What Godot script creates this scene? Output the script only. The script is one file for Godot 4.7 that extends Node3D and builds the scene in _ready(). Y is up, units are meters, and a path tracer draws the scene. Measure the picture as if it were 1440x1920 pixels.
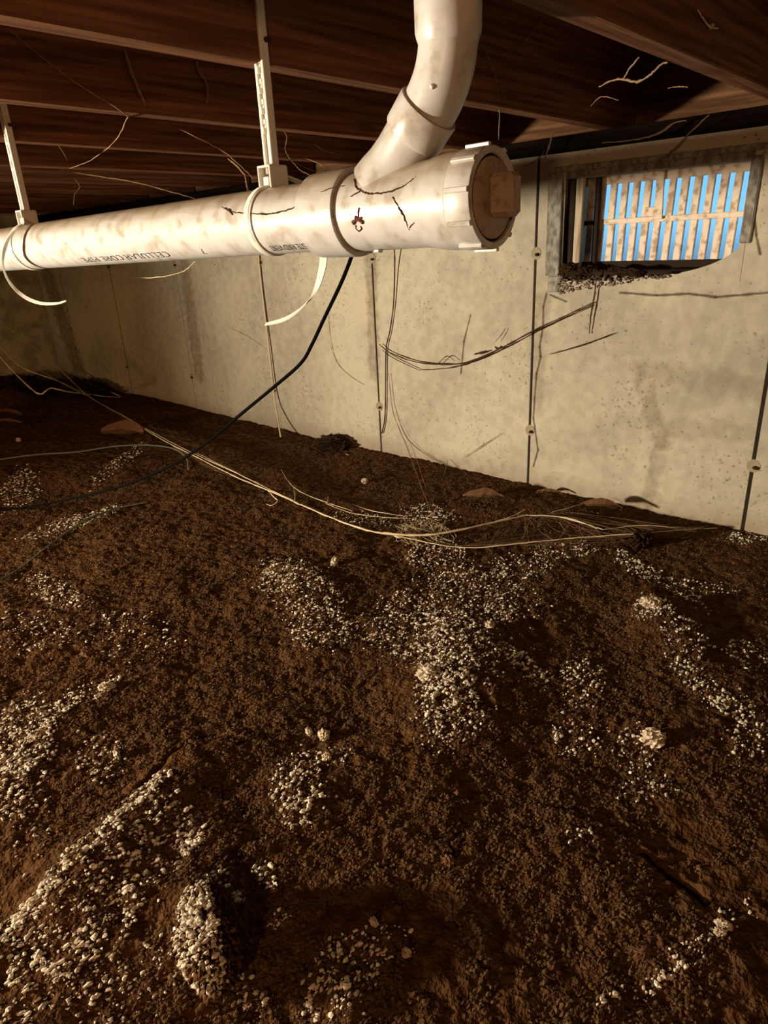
extends Node3D
# A crawl space: bare soil, formed concrete wall with a vent, floor joists, a hung white drain pipe with wye and clean-out, dusty cobwebs.
# Units are metres, y up. The concrete wall's inner face is the plane z = -1.75, the soil lies about y = 0.

const WALL_Z := -1.75
const PIPE_AT := Vector3(-0.835, 0.7555, -0.686)
var pipe_dir := Vector3(1, 0.0127, -0.045).normalized()
var rng := RandomNumberGenerator.new()
var taken := {}
var M := {}
var noise_a := FastNoiseLite.new()
var noise_b := FastNoiseLite.new()
var noise_c := FastNoiseLite.new()
var humps := []
var soil_cracks := []

# ---------------------------------------------------------------- scene tree helpers
func numbered(called: String) -> String:
	var n: int = taken.get(called, 0)
	taken[called] = n + 1
	return called if n == 0 else "%s_%03d" % [called, n]

func tag(o: Node3D, label: String, category: String, group := "", kind := "") -> Node3D:
	if label: o.set_meta("label", label)
	if category: o.set_meta("category", category)
	if group: o.set_meta("group", group)
	if kind: o.set_meta("kind", kind)
	return o

func thing(called: String, label: String, category: String, group := "") -> Node3D:
	var o := Node3D.new()
	o.name = numbered(called)
	add_child(o, true)
	return tag(o, label, category, group)

func obj(called: String, st: SurfaceTool, mat: Material, parent: Node3D = null) -> MeshInstance3D:
	return put(called, st.commit(), mat, parent)

func put(called: String, mesh: Mesh, mat: Material, parent: Node3D = null) -> MeshInstance3D:
	var o := MeshInstance3D.new()
	o.name = numbered(called) if parent == null else called
	o.mesh = mesh
	o.material_override = mat
	(self if parent == null else parent).add_child(o, true)
	return o

func begin() -> SurfaceTool:
	var st := SurfaceTool.new()
	st.begin(Mesh.PRIMITIVE_TRIANGLES)
	return st

# ---------------------------------------------------------------- shapes
func vert(st: SurfaceTool, p: Vector3, n: Vector3, c := Color.WHITE, uv := Vector2.ZERO) -> void:
	st.set_normal(n)
	st.set_color(c)
	st.set_uv(uv)
	st.add_vertex(p)

func tri(st: SurfaceTool, a: Vector3, b: Vector3, c: Vector3, na: Vector3, nb: Vector3, nc: Vector3, ca := Color.WHITE, cb := Color.WHITE, cc := Color.WHITE) -> void:
	if (b - a).cross(c - a).dot(na + nb + nc) > 0.0:
		vert(st, a, na, ca); vert(st, c, nc, cc); vert(st, b, nb, cb)
	else:
		vert(st, a, na, ca); vert(st, b, nb, cb); vert(st, c, nc, cc)

func quad(st: SurfaceTool, a: Vector3, b: Vector3, c: Vector3, d: Vector3, n: Vector3, col := Color.WHITE) -> void:
	tri(st, a, b, c, n, n, n, col, col, col)
	tri(st, a, c, d, n, n, n, col, col, col)

# chamfered box; bs holds its axes
func rbox(st: SurfaceTool, at: Vector3, size: Vector3, bevel := 0.002, bs := Basis.IDENTITY, col := Color.WHITE) -> void:
	var h := size * 0.5
	var e := minf(bevel, minf(h.x, minf(h.y, h.z)) * 0.9)
	var k := h - Vector3(e, e, e)
	for ax in 3:
		var u := (ax + 1) % 3
		var v := (ax + 2) % 3
		for s in [-1.0, 1.0]:
			var q := []
			for f in [[-1, -1], [1, -1], [1, 1], [-1, 1]]:
				var p := Vector3.ZERO
				p[ax] = s * h[ax]; p[u] = f[0] * k[u]; p[v] = f[1] * k[v]
				q.append(at + bs * p)
			var n := Vector3.ZERO
			n[ax] = s
			quad(st, q[0], q[1], q[2], q[3], (bs * n).normalized(), col)
			for t in [-1.0, 1.0]:
				var q2 := []
				for f in [[-1, 0], [1, 0], [1, 1], [-1, 1]]:
					var p := Vector3.ZERO
					p[v] = f[0] * k[v]
					p[ax] = s * (h[ax] if f[1] == 0 else k[ax])
					p[u] = t * (k[u] if f[1] == 0 else h[u])
					q2.append(at + bs * p)
				var n2 := Vector3.ZERO
				n2[ax] = s; n2[u] = t
				quad(st, q2[0], q2[1], q2[2], q2[3], (bs * n2).normalized(), col)
	for sx in [-1.0, 1.0]:
		for sy in [-1.0, 1.0]:
			for sz in [-1.0, 1.0]:
				var n := (bs * Vector3(sx, sy, sz)).normalized()
				tri(st, at + bs * Vector3(sx * h.x, sy * k.y, sz * k.z), at + bs * Vector3(sx * k.x, sy * h.y, sz * k.z), at + bs * Vector3(sx * k.x, sy * k.y, sz * h.z), n, n, n, col, col, col)

# catmull-rom through the points
func spline(pts: Array, per := 8) -> PackedVector3Array:
	var out := PackedVector3Array()
	for i in pts.size() - 1:
		var p0: Vector3 = pts[maxi(i - 1, 0)]
		var p1: Vector3 = pts[i]
		var p2: Vector3 = pts[i + 1]
		var p3: Vector3 = pts[mini(i + 2, pts.size() - 1)]
		for k in per:
			out.append(p1.cubic_interpolate(p2, p0, p3, float(k) / per))
	out.append(pts[-1])
	return out

# round tube along points; radius may wander by jitter (share) and taper to its ends
func tube(st: SurfaceTool, pts: PackedVector3Array, r: float, sides := 8, jitter := 0.0, taper := 1.0, col := Color.WHITE) -> void:
	var n := pts.size()
	var up := Vector3.UP
	var rings := []
	var last_t := Vector3.ZERO
	var frame := Vector3.ZERO
	for i in n:
		var t := (pts[mini(i + 1, n - 1)] - pts[maxi(i - 1, 0)]).normalized()
		if i == 0:
			frame = t.cross(up if absf(t.y) < 0.9 else Vector3.RIGHT).normalized()
		else:
			frame = (frame - t * frame.dot(t)).normalized()
		var bi := t.cross(frame)
		var f := float(i) / maxi(n - 1, 1)
		var rr := r * (1.0 + jitter * rng.randf_range(-1, 1)) * lerpf(1.0, taper, absf(f * 2.0 - 1.0))
		var ring := []
		for k in sides:
			var a := TAU * k / sides
			var d := frame * cos(a) + bi * sin(a)
			ring.append([pts[i] + d * rr, d])
		rings.append(ring)
	for i in n - 1:
		for k in sides:
			var a = rings[i][k]
			var b = rings[i][(k + 1) % sides]
			var c = rings[i + 1][(k + 1) % sides]
			var d = rings[i + 1][k]
			tri(st, a[0], b[0], c[0], a[1], b[1], c[1], col, col, col)
			tri(st, a[0], c[0], d[0], a[1], c[1], d[1], col, col, col)
	for e in [0, n - 1]:
		var t: Vector3 = (pts[0] - pts[1]).normalized() if e == 0 else (pts[n - 1] - pts[n - 2]).normalized()
		for k in range(1, sides - 1):
			tri(st, rings[e][0][0], rings[e][k][0], rings[e][k + 1][0], t, t, t, col, col, col)

func dust(n: Vector3, p: Vector3) -> Color:
	var w := clampf((n.y - 0.3) * 1.6 + noise_b.get_noise_3dv(p * 6.0) * 0.45, 0.0, 0.9)
	if n.y < 0.05: w = 0.0
	return Color(1, 1, 1).lerp(Color(0.55, 0.42, 0.27), w)

# turned shape about axis: profile of Vector2(along, radius); sharp corners stay sharp
func lathe(st: SurfaceTool, at: Vector3, axis: Vector3, prof: Array, seg := 48, dusty := true, a0 := 0.0, a1 := TAU) -> void:
	var u := axis.cross(Vector3.UP if absf(axis.y) < 0.9 else Vector3.RIGHT).normalized()
	var v := axis.cross(u).normalized()
	var m := prof.size()
	var fn := []
	for i in m - 1:
		var d: Vector2 = prof[i + 1] - prof[i]
		fn.append(Vector2(-d.y, d.x).normalized())   # (along, radial)
	for i in m - 1:
		var n0: Vector2 = fn[i]
		var n1: Vector2 = fn[i]
		if i > 0 and fn[i - 1].dot(fn[i]) > 0.75: n0 = (fn[i - 1] + fn[i]).normalized()
		if i < m - 2 and fn[i + 1].dot(fn[i]) > 0.75: n1 = (fn[i + 1] + fn[i]).normalized()
		var steps := 1 if not dusty else maxi(1, int(absf(prof[i + 1].x - prof[i].x) / 0.03))
		for s in steps:
			var pa: Vector2 = prof[i].lerp(prof[i + 1], float(s) / steps)
			var pb: Vector2 = prof[i].lerp(prof[i + 1], float(s + 1) / steps)
			var na := n0.lerp(n1, float(s) / steps).normalized()
			var nb := n0.lerp(n1, float(s + 1) / steps).normalized()
			for k in seg:
				var t0 := lerpf(a0, a1, float(k) / seg)
				var t1 := lerpf(a0, a1, float(k + 1) / seg)
				var d0 := u * cos(t0) + v * sin(t0)
				var d1 := u * cos(t1) + v * sin(t1)
				var p := [at + axis * pa.x + d0 * pa.y, at + axis * pa.x + d1 * pa.y, at + axis * pb.x + d1 * pb.y, at + axis * pb.x + d0 * pb.y]
				var n := [(axis * na.x + d0 * na.y).normalized(), (axis * na.x + d1 * na.y).normalized(), (axis * nb.x + d1 * nb.y).normalized(), (axis * nb.x + d0 * nb.y).normalized()]
				var c := [Color.WHITE, Color.WHITE, Color.WHITE, Color.WHITE]
				if dusty:
					for j in 4: c[j] = dust(n[j], p[j])
				tri(st, p[0], p[1], p[2], n[0], n[1], n[2], c[0], c[1], c[2])
				tri(st, p[0], p[2], p[3], n[0], n[2], n[3], c[0], c[2], c[3])

# a lumpy stone: a cube sphere pushed about by noise
func lump(st: SurfaceTool, at: Vector3, size: Vector3, rough := 0.25, cells := 6, sharp := 3.0, bs := Basis.IDENTITY, seed_shift := 0.0) -> void:
	var face_bases := [Basis(Vector3.RIGHT, Vector3.UP, Vector3.BACK), Basis(Vector3.RIGHT, PI / 2), Basis(Vector3.RIGHT, -PI / 2), Basis(Vector3.UP, PI / 2), Basis(Vector3.UP, -PI / 2), Basis(Vector3.UP, PI)]
	var pos := func(fb: Basis, i: int, j: int) -> Vector3:
		var d := (fb * Vector3(tan((float(i) / cells - 0.5) * PI / 2), tan((float(j) / cells - 0.5) * PI / 2), 1.0)).normalized()
		var q := d * sharp + Vector3.ONE * seed_shift
		var k := 1.0 + rough * (noise_b.get_noise_3dv(q * 9.0) * 1.2 + noise_b.get_noise_3dv(q * 26.0) * 0.45)
		return at + bs * (d * k * size * 0.5)
	for f in face_bases:
		for i in cells:
			for j in cells:
				var a: Vector3 = pos.call(f, i, j)
				var b: Vector3 = pos.call(f, i + 1, j)
				var c: Vector3 = pos.call(f, i + 1, j + 1)
				var d: Vector3 = pos.call(f, i, j + 1)
				var n := (b - a).cross(c - a).normalized()
				if n.dot((a + c) * 0.5 - at) < 0.0: n = -n
				tri(st, a, b, c, n, n, n)
				var n2 := (c - a).cross(d - a).normalized()
				if n2.dot((a + c) * 0.5 - at) < 0.0: n2 = -n2
				tri(st, a, c, d, n2, n2, n2)

# flat ribbon along points: width along side vectors, a little thickness
func ribbon(st: SurfaceTool, pts: PackedVector3Array, wides: PackedVector3Array, thick: float) -> void:
	var n := pts.size()
	var rings := []
	for i in n:
		var t := (pts[mini(i + 1, n - 1)] - pts[maxi(i - 1, 0)]).normalized()
		var w := wides[i]
		var f := t.cross(w).normalized()
		rings.append([pts[i] - w * 0.5 + f * thick * 0.5, pts[i] + w * 0.5 + f * thick * 0.5, pts[i] + w * 0.5 - f * thick * 0.5, pts[i] - w * 0.5 - f * thick * 0.5, f, w.normalized()])
	for i in n - 1:
		var a = rings[i]
		var b = rings[i + 1]
		for k in 4:
			var l := (k + 1) % 4
			var na: Vector3 = [a[4], a[5], -a[4], -a[5]][k]
			var nb: Vector3 = [b[4], b[5], -b[4], -b[5]][k]
			tri(st, a[k], a[l], b[l], na, na, nb)
			tri(st, a[k], b[l], b[k], na, nb, nb)

# ---------------------------------------------------------------- materials
func ramp(colors: Array, offsets: Array) -> Gradient:
	var g := Gradient.new()
	g.offsets = PackedFloat32Array(offsets)
	g.colors = PackedColorArray(colors)
	return g

func noise_tex(freq: float, size: int, grad: Gradient, sd: int, kind := FastNoiseLite.TYPE_SIMPLEX_SMOOTH, oct := 5) -> NoiseTexture2D:
	var f := FastNoiseLite.new()
	f.seed = sd
	f.noise_type = kind
	f.frequency = freq
	f.fractal_octaves = oct
	var t := NoiseTexture2D.new()
	t.width = size
	t.height = size
	t.seamless = true
	t.noise = f
	if grad: t.color_ramp = grad
	return t

func mat(c: Color, rough := 0.8, spec := 0.4) -> StandardMaterial3D:
	var m := StandardMaterial3D.new()
	m.albedo_color = c
	m.roughness = rough
	m.metallic_specular = spec
	return m

func tri_tex(m: StandardMaterial3D, tex: Texture2D, scale: Vector3, bump: Texture2D = null, depth := 0.1) -> StandardMaterial3D:
	m.albedo_texture = tex
	m.uv1_triplanar = true
	m.uv1_world_triplanar = true
	m.uv1_scale = scale
	m.texture_filter = BaseMaterial3D.TEXTURE_FILTER_LINEAR_WITH_MIPMAPS
	if bump:
		m.heightmap_enabled = true
		m.heightmap_texture = bump
		m.heightmap_scale = depth
	return m

func make_materials() -> void:
	var grain := noise_tex(0.012, 512, ramp([Color(0.7, 0.64, 0.58), Color(0.86, 0.82, 0.77), Color(1, 0.97, 0.93)], [0.25, 0.5, 0.75]), 11)
	var grain_h := noise_tex(0.02, 512, null, 12)
	M.wood = tri_tex(mat(Color(0.5, 0.345, 0.24), 0.85, 0.3), grain, Vector3(9, 9, 0.35), grain_h, 0.05)
	M.wood_along_wall = tri_tex(mat(Color(0.46, 0.345, 0.25), 0.85, 0.3), grain, Vector3(0.35, 9, 9), grain_h, 0.05)
	M.dark_sill = tri_tex(mat(Color(0.1, 0.075, 0.055), 0.95, 0.15), grain, Vector3(0.5, 9, 9))  # one very dark tone for the sill plate
	M.old_board = tri_tex(mat(Color(0.58, 0.57, 0.54), 0.9, 0.25), noise_tex(0.02, 512, ramp([Color(0.74, 0.72, 0.69), Color(0.9, 0.89, 0.87), Color(1, 1, 1)], [0.3, 0.5, 0.7]), 15), Vector3(5, 2.6, 5), grain_h, 0.03)
	M.pale_board = tri_tex(mat(Color(0.74, 0.71, 0.65), 0.8, 0.3), grain, Vector3(8, 0.6, 8), grain_h, 0.05)
	M.dark_frame = mat(Color(0.16, 0.12, 0.09), 0.9, 0.3)
	M.vent = tri_tex(mat(Color(0.86, 0.8, 0.72), 0.55, 0.4), noise_tex(0.03, 256, ramp([Color(0.74, 0.68, 0.6), Color(0.94, 0.92, 0.9), Color(1, 1, 1)], [0.2, 0.42, 0.6]), 16), Vector3(4, 4, 4))
	var grime := noise_tex(0.012, 512, ramp([Color(0.8, 0.75, 0.68), Color(0.95, 0.94, 0.92), Color(1, 1, 1)], [0.16, 0.34, 0.55]), 21)
	M.pvc = tri_tex(mat(Color(0.75, 0.745, 0.735), 0.34, 0.5), grime, Vector3(3.3, 3.3, 3.3))
	M.pvc.vertex_color_use_as_albedo = true
	M.strap = mat(Color(0.84, 0.82, 0.77), 0.4, 0.5)
	M.plug = tri_tex(mat(Color(0.66, 0.58, 0.52), 0.5, 0.4), grime, Vector3(9, 9, 9))
	M.dark_groove_ring = mat(Color(0.1, 0.07, 0.06), 0.8, 0.3)
	M.ink = mat(Color(0.16, 0.15, 0.17), 0.6, 0.3)
	M.marker = mat(Color(0.3, 0.12, 0.07), 0.6, 0.3)
	M.cable = mat(Color(0.016, 0.014, 0.013), 0.8, 0.15)
	M.dark_soil = mat(Color(0.19, 0.14, 0.1), 1.0, 0.1)
	M.twine = mat(Color(0.42, 0.44, 0.38), 0.9, 0.2)
	M.web = mat(Color(0.8, 0.73, 0.6), 1.0, 0.1)
	M.web_faint = mat(Color(0.55, 0.46, 0.36), 1.0, 0.1)
	M.web_brown = mat(Color(0.47, 0.37, 0.27), 1.0, 0.1)
	M.web_dark = mat(Color(0.27, 0.21, 0.16), 1.0, 0.1)
	M.rod = mat(Color(0.8, 0.74, 0.62), 0.6, 0.4)
	M.rust = mat(Color(0.22, 0.15, 0.1), 0.8, 0.3)
	M.leaf = tri_tex(mat(Color(0.5, 0.38, 0.27), 0.8, 0.3), grain, Vector3(20, 20, 20))
	M.leaf_dark = tri_tex(mat(Color(0.44, 0.33, 0.23), 0.8, 0.3), grain, Vector3(20, 20, 20))
	var soil_tone := noise_tex(0.01, 1024, ramp([Color(0.66, 0.6, 0.54), Color(0.85, 0.81, 0.76), Color(1, 1, 1)], [0.25, 0.5, 0.78]), 31)
	var soil_h := noise_tex(0.045, 1024, null, 32, FastNoiseLite.TYPE_CELLULAR, 3)
	M.soil = tri_tex(mat(Color(0.365, 0.265, 0.17), 1.0, 0.1), soil_tone, Vector3(3.1, 3.1, 3.1), soil_h, 0.55)
	M.crumb = mat(Color(1, 1, 1), 1.0, 0.15)
	M.crumb.vertex_color_use_as_albedo = true
	M.stone = tri_tex(mat(Color(0.84, 0.79, 0.7), 0.9, 0.3), noise_tex(0.02, 256, ramp([Color(0.6, 0.55, 0.48), Color(1, 1, 1)], [0.3, 0.6]), 36), Vector3(22, 22, 22))
	M.brown_stone = mat(Color(0.42, 0.3, 0.22), 0.9, 0.2)
	var con_h := noise_tex(0.03, 1024, null, 42, FastNoiseLite.TYPE_SIMPLEX_SMOOTH, 6)
	var con := noise_tex(0.006, 1024, ramp([Color(0.84, 0.82, 0.78), Color(0.92, 0.91, 0.88), Color(1, 0.99, 0.96)], [0.28, 0.5, 0.74]), 41, FastNoiseLite.TYPE_SIMPLEX_SMOOTH, 6)
	M.concrete = tri_tex(mat(Color(0.72, 0.69, 0.6), 0.92, 0.3), con, Vector3(1.3, 1.3, 1.3), con_h, 0.25)
	# the wall in view: the same concrete with its stains, pits and hairline cracks
	M.wall = mat(Color(1, 1, 1), 0.92, 0.3)
	M.wall.albedo_texture = wall_picture()
	M.wall.texture_filter = BaseMaterial3D.TEXTURE_FILTER_LINEAR_WITH_MIPMAPS
	M.wall.texture_repeat = false
	M.wall.heightmap_enabled = true
	M.wall.heightmap_texture = wall_relief
	M.wall.heightmap_scale = 0.2
	M.tape = mat(Color(0.58, 0.54, 0.45), 0.9, 0.3)

const WALL_X0 := -4.35
const WALL_LEN := 4.9
var wall_relief: ImageTexture

# stains, wear and cracks of the cast concrete; u along x from WALL_X0, v down from y = 0.95 to -0.1
func wall_picture() -> ImageTexture:
	var w := 2048
	var h := 440
	var im := Image.create(w, h, false, Image.FORMAT_RGB8)
	var re := Image.create(w, h, false, Image.FORMAT_RGB8)
	var big := FastNoiseLite.new()
	big.seed = 5; big.frequency = 1.6; big.fractal_octaves = 4
	var fine := FastNoiseLite.new()
	fine.seed = 6; fine.frequency = 22.0; fine.fractal_octaves = 4
	var run := FastNoiseLite.new()
	run.seed = 7; run.frequency = 3.0; run.fractal_octaves = 3
	var warm := Color(0.72, 0.695, 0.615)
	var grey := Color(0.605, 0.58, 0.515)
	var rise := 1.05 / h
	for j in h:
		var y := 0.95 - j * rise
		for i in w:
			var x := WALL_X0 + WALL_LEN * i / w
			var a := big.get_noise_2d(x, y) * 0.9 + fine.get_noise_2d(x, y) * 0.45 + run.get_noise_2d(x * 5.0, y * 0.6) * 0.16
			var c := grey.lerp(warm, clampf(0.62 + a, 0.0, 1.0))
			var f := fine.get_noise_2d(x * 3.1 + 9.0, y * 3.1)
			var pit := big.get_noise_2d(x * 2.0 + 50.0, y * 2.0) * 0.25
			if f < -0.5 + pit: c = c.lerp(Color(0.32, 0.28, 0.22), clampf((-0.5 + pit - f) * 5.0, 0.0, 0.6))
			if y < 0.06: c = c.lerp(Color(0.5, 0.44, 0.36), clampf((0.06 - y) * 9.0 + fine.get_noise_2d(x, y) * 0.4, 0.0, 0.7))
			im.set_pixel(i, j, c)
			var r := clampf(0.5 + fine.get_noise_2d(x * 1.3, y * 1.3) * 0.35 + f * 0.25, 0.0, 1.0)
			re.set_pixel(i, j, Color(r, r, r))
	# damp strips beside form joints, hairline cracks
	for s in [[Vector3(-1.644, 0.68, -1.746), Vector3(-1.655, 0.29, -1.746), 0.035, 0.42], [Vector3(-2.767, 0.661, -1.746), Vector3(-2.778, 0.193, -1.746), 0.055, 0.45], [Vector3(-4.21, 0.623, -1.746), Vector3(-4.044, 0.085, -1.746), 0.11, 0.6], [Vector3(-0.707, 0.385, -1.746), Vector3(-0.628, 0.196, -1.746), 0.03, 0.3], [Vector3(-0.628, 0.196, -1.746), Vector3(-0.648, 0.026, -1.746), 0.025, 0.3], [Vector3(-0.996, 0.554, -1.746), Vector3(-1.004, 0.251, -1.746), 0.03, 0.22], [Vector3(-0.658, 0.376, -1.746), Vector3(-0.417, 0.359, -1.746), 0.04, 0.2], [Vector3(-0.615, 0.234, -1.746), Vector3(-0.426, 0.254, -1.746), 0.035, 0.2]]:
		stain(im, s[0], s[1], s[2], s[3], false)
	var hair := [[Vector3(-0.984, 0.569, -1.746), Vector3(-0.992, 0.532, -1.746), Vector3(-0.991, 0.479, -1.746), Vector3(-0.999, 0.422, -1.746), Vector3(-0.994, 0.395, -1.746), Vector3(-1.006, 0.346, -1.746), Vector3(-1.009, 0.276, -1.746), Vector3(-1.011, 0.213, -1.746), Vector3(-0.991, 0.116, -1.746), Vector3(-1.005, 0.062, -1.746)],
		[Vector3(-4.047, 0.636, -1.746), Vector3(-4.039, 0.449, -1.746), Vector3(-4.045, 0.27, -1.746), Vector3(-4.051, 0.171, -1.746), Vector3(-4.021, 0.118, -1.746)], [Vector3(-4.346, 0.594, -1.746), Vector3(-4.385, 0.347, -1.746), Vector3(-4.396, 0.186, -1.746)], [Vector3(-0.774, 0.573, -1.746), Vector3(-0.677, 0.567, -1.746), Vector3(-0.601, 0.572, -1.746), Vector3(-0.539, 0.565, -1.746), Vector3(-0.429, 0.576, -1.746)], [Vector3(-0.923, 0.548, -1.746), Vector3(-0.972, 0.565, -1.746)], [Vector3(-0.485, 0.752, -1.746), Vector3(-0.471, 0.697, -1.746), Vector3(-0.457, 0.658, -1.746)], [Vector3(-1.24, 0.503, -1.746), Vector3(-1.265, 0.423, -1.746), Vector3(-1.277, 0.322, -1.746)]]
	for line in hair:
		for k in line.size() - 1:
			stain(im, line[k], line[k + 1], 0.0035, 0.75, true)
			stain(re, line[k], line[k + 1], 0.004, 0.9, true)
	wall_relief = ImageTexture.create_from_image(re)
	return ImageTexture.create_from_image(im)

func stain(im: Image, a: Vector3, b: Vector3, width: float, strength: float, hard: bool) -> void:
	var w := im.get_width()
	var h := im.get_height()
	var k := Vector2(w / WALL_LEN, h / 1.05)
	var p := Vector2(a.x - WALL_X0, 0.95 - a.y)
	var q := Vector2(b.x - WALL_X0, 0.95 - b.y)
	var m := width * 1.6 + 0.006
	for j in range(maxi(0, int((minf(p.y, q.y) - m) * k.y)), mini(h, int((maxf(p.y, q.y) + m) * k.y) + 1)):
		for i in range(maxi(0, int((minf(p.x, q.x) - m) * k.x)), mini(w, int((maxf(p.x, q.x) + m) * k.x) + 1)):
			var at := Vector2(i / k.x, j / k.y)
			var wob := noise_b.get_noise_2d(at.x * 4.0, at.y * 4.0)
			var d := at.distance_to(Geometry2D.get_closest_point_to_segment(at, p, q)) / (width * (0.8 + (0.5 if hard else 0.3) * wob))
			var s := strength * (clampf(1.3 - d, 0.0, 1.0) if hard else clampf((1.2 - d) * 1.7, 0.0, 1.0) * (0.75 + 0.5 * wob))
			if s > 0.0:
				im.set_pixel(i, j, im.get_pixel(i, j).lerp(Color(0.2, 0.16, 0.11) if hard else Color(0.36, 0.31, 0.24), clampf(s, 0.0, 1.0)))

# ---------------------------------------------------------------- soil
func soil_height(x: float, z: float) -> float:
	var h := noise_a.get_noise_2d(x, z) * 0.016 + noise_b.get_noise_2d(x, z) * 0.007
	h += smoothstep(-1.9, -3.4, x) * 0.045
	h *= lerpf(0.55, 1.0, clampf((z - WALL_Z) / 0.5, 0.0, 1.0))
	for q in humps:
		var dx: float = x - q[0]
		var dz: float = z - q[1]
		if absf(dx) < q[4] and absf(dz) < q[4]:
			var u: float = (dx * q[5] + dz * q[6]) / q[2]
			var v: float = (-dx * q[6] + dz * q[5]) / q[3]
			h += q[7] * exp(-(u * u + v * v))
	return h

func crack_depth(x: float, z: float) -> float:
	var best := 0.0
	for c in soil_cracks:
		if x < c[1] or x > c[2] or z < c[3] or z > c[4]: continue
		var line: Array = c[0]
		for k in line.size() - 1:
			var d := Vector2(x, z).distance_to(Geometry2D.get_closest_point_to_segment(Vector2(x, z), line[k], line[k + 1]))
			best = maxf(best, clampf(1.0 - d / 0.007, 0.0, 1.0))
	return best * 0.016

func hump(at: Vector3, toward: Vector3, wide: float, high: float) -> void:
	var d := Vector2(toward.x - at.x, toward.z - at.z)
	var l := maxf(d.length(), 0.01)
	humps.append([(at.x + toward.x) * 0.5, (at.z + toward.z) * 0.5, l * 0.6, wide, maxf(l, wide) * 2.2, d.x / l, d.y / l, high])

func soil_crack(pts: Array) -> void:
	var line := []
	var lo := Vector2(99, 99)
	var hi := Vector2(-99, -99)
	for i in pts.size():
		var p := Vector2(pts[i].x, pts[i].z)
		if i > 0:
			var mid: Vector2 = (line[-1] + p) * 0.5 + Vector2(rng.randf_range(-1, 1), rng.randf_range(-1, 1)) * 0.006
			line.append(mid)
		line.append(p)
	for p in line:
		lo = lo.min(p); hi = hi.max(p)
	soil_cracks.append([line, lo.x - 0.01, hi.x + 0.01, lo.y - 0.01, hi.y + 0.01])

func steps(spans: Array) -> PackedFloat32Array:
	var out := PackedFloat32Array()
	for s in spans:
		var n := int(round((s[1] - s[0]) / s[2]))
		for i in n: out.append(s[0] + (s[1] - s[0]) * i / n)
	out.append(spans[-1][1])
	return out

func soil_mesh() -> ArrayMesh:
	var xs := steps([[-4.45, -2.4, 0.016], [-2.4, -1.4, 0.008], [-1.4, 0.1, 0.0042], [0.1, 2.4, 0.05]])
	var zs := steps([[-1.8, -1.2, 0.0065], [-1.2, 0.05, 0.0042], [0.05, 3.1, 0.05]])
	var nx := xs.size()
	var nz := zs.size()
	var hs := PackedFloat32Array()
	hs.resize(nx * nz)
	for j in nz:
		for i in nx:
			var x := xs[i]
			var z := zs[j]
			var h := soil_height(x, z)
			if x > -2.6 and x < 0.12 and z < 0.06:
				h += noise_c.get_noise_2d(x, z) * 0.0042 + noise_c.get_noise_2d(x * 2.3 + 40.0, z * 2.3) * 0.0022 - crack_depth(x, z)
			hs[j * nx + i] = h
	var vs := PackedVector3Array()
	var ns := PackedVector3Array()
	vs.resize(nx * nz)
	ns.resize(nx * nz)
	for j in nz:
		for i in nx:
			var k := j * nx + i
			vs[k] = Vector3(xs[i], hs[k], zs[j])
			var i0 := maxi(i - 1, 0)
			var i1 := mini(i + 1, nx - 1)
			var j0 := maxi(j - 1, 0)
			var j1 := mini(j + 1, nz - 1)
			ns[k] = Vector3(-(hs[j * nx + i1] - hs[j * nx + i0]) / (xs[i1] - xs[i0]), 1.0, -(hs[j1 * nx + i] - hs[j0 * nx + i]) / (zs[j1] - zs[j0])).normalized()
	var idx := PackedInt32Array()
	idx.resize((nx - 1) * (nz - 1) * 6)
	var o := 0
	for j in nz - 1:
		for i in nx - 1:
			var k := j * nx + i
			idx[o] = k; idx[o + 1] = k + 1; idx[o + 2] = k + nx
			idx[o + 3] = k + 1; idx[o + 4] = k + nx + 1; idx[o + 5] = k + nx
			o += 6
	var arr := []
	arr.resize(Mesh.ARRAY_MAX)
	arr[Mesh.ARRAY_VERTEX] = vs
	arr[Mesh.ARRAY_NORMAL] = ns
	arr[Mesh.ARRAY_INDEX] = idx
	var m := ArrayMesh.new()
	m.add_surface_from_arrays(Mesh.PRIMITIVE_TRIANGLES, arr)
	return m

func crumb_mesh(shift: float) -> ArrayMesh:
	var st := begin()
	var g := (1.0 + sqrt(5.0)) / 2.0
	var v := [Vector3(-1, g, 0), Vector3(1, g, 0), Vector3(-1, -g, 0), Vector3(1, -g, 0), Vector3(0, -1, g), Vector3(0, 1, g), Vector3(0, -1, -g), Vector3(0, 1, -g), Vector3(g, 0, -1), Vector3(g, 0, 1), Vector3(-g, 0, -1), Vector3(-g, 0, 1)]
	var r := RandomNumberGenerator.new()
	r.seed = int(shift * 977.0) + 3
	for i in 12: v[i] = v[i].normalized() * r.randf_range(0.3, 0.68)
	for f in [[0, 11, 5], [0, 5, 1], [0, 1, 7], [0, 7, 10], [0, 10, 11], [1, 5, 9], [5, 11, 4], [11, 10, 2], [10, 7, 6], [7, 1, 8], [3, 9, 4], [3, 4, 2], [3, 2, 6], [3, 6, 8], [3, 8, 9], [4, 9, 5], [2, 4, 11], [6, 2, 10], [8, 6, 7], [9, 8, 1]]:
		var a: Vector3 = v[f[0]]
		var b: Vector3 = v[f[1]]
		var c: Vector3 = v[f[2]]
		var n := (b - a).cross(c - a).normalized()
		if n.dot(a + b + c) < 0.0: n = -n
		tri(st, a, b, c, n, n, n)
	return st.commit()

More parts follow.
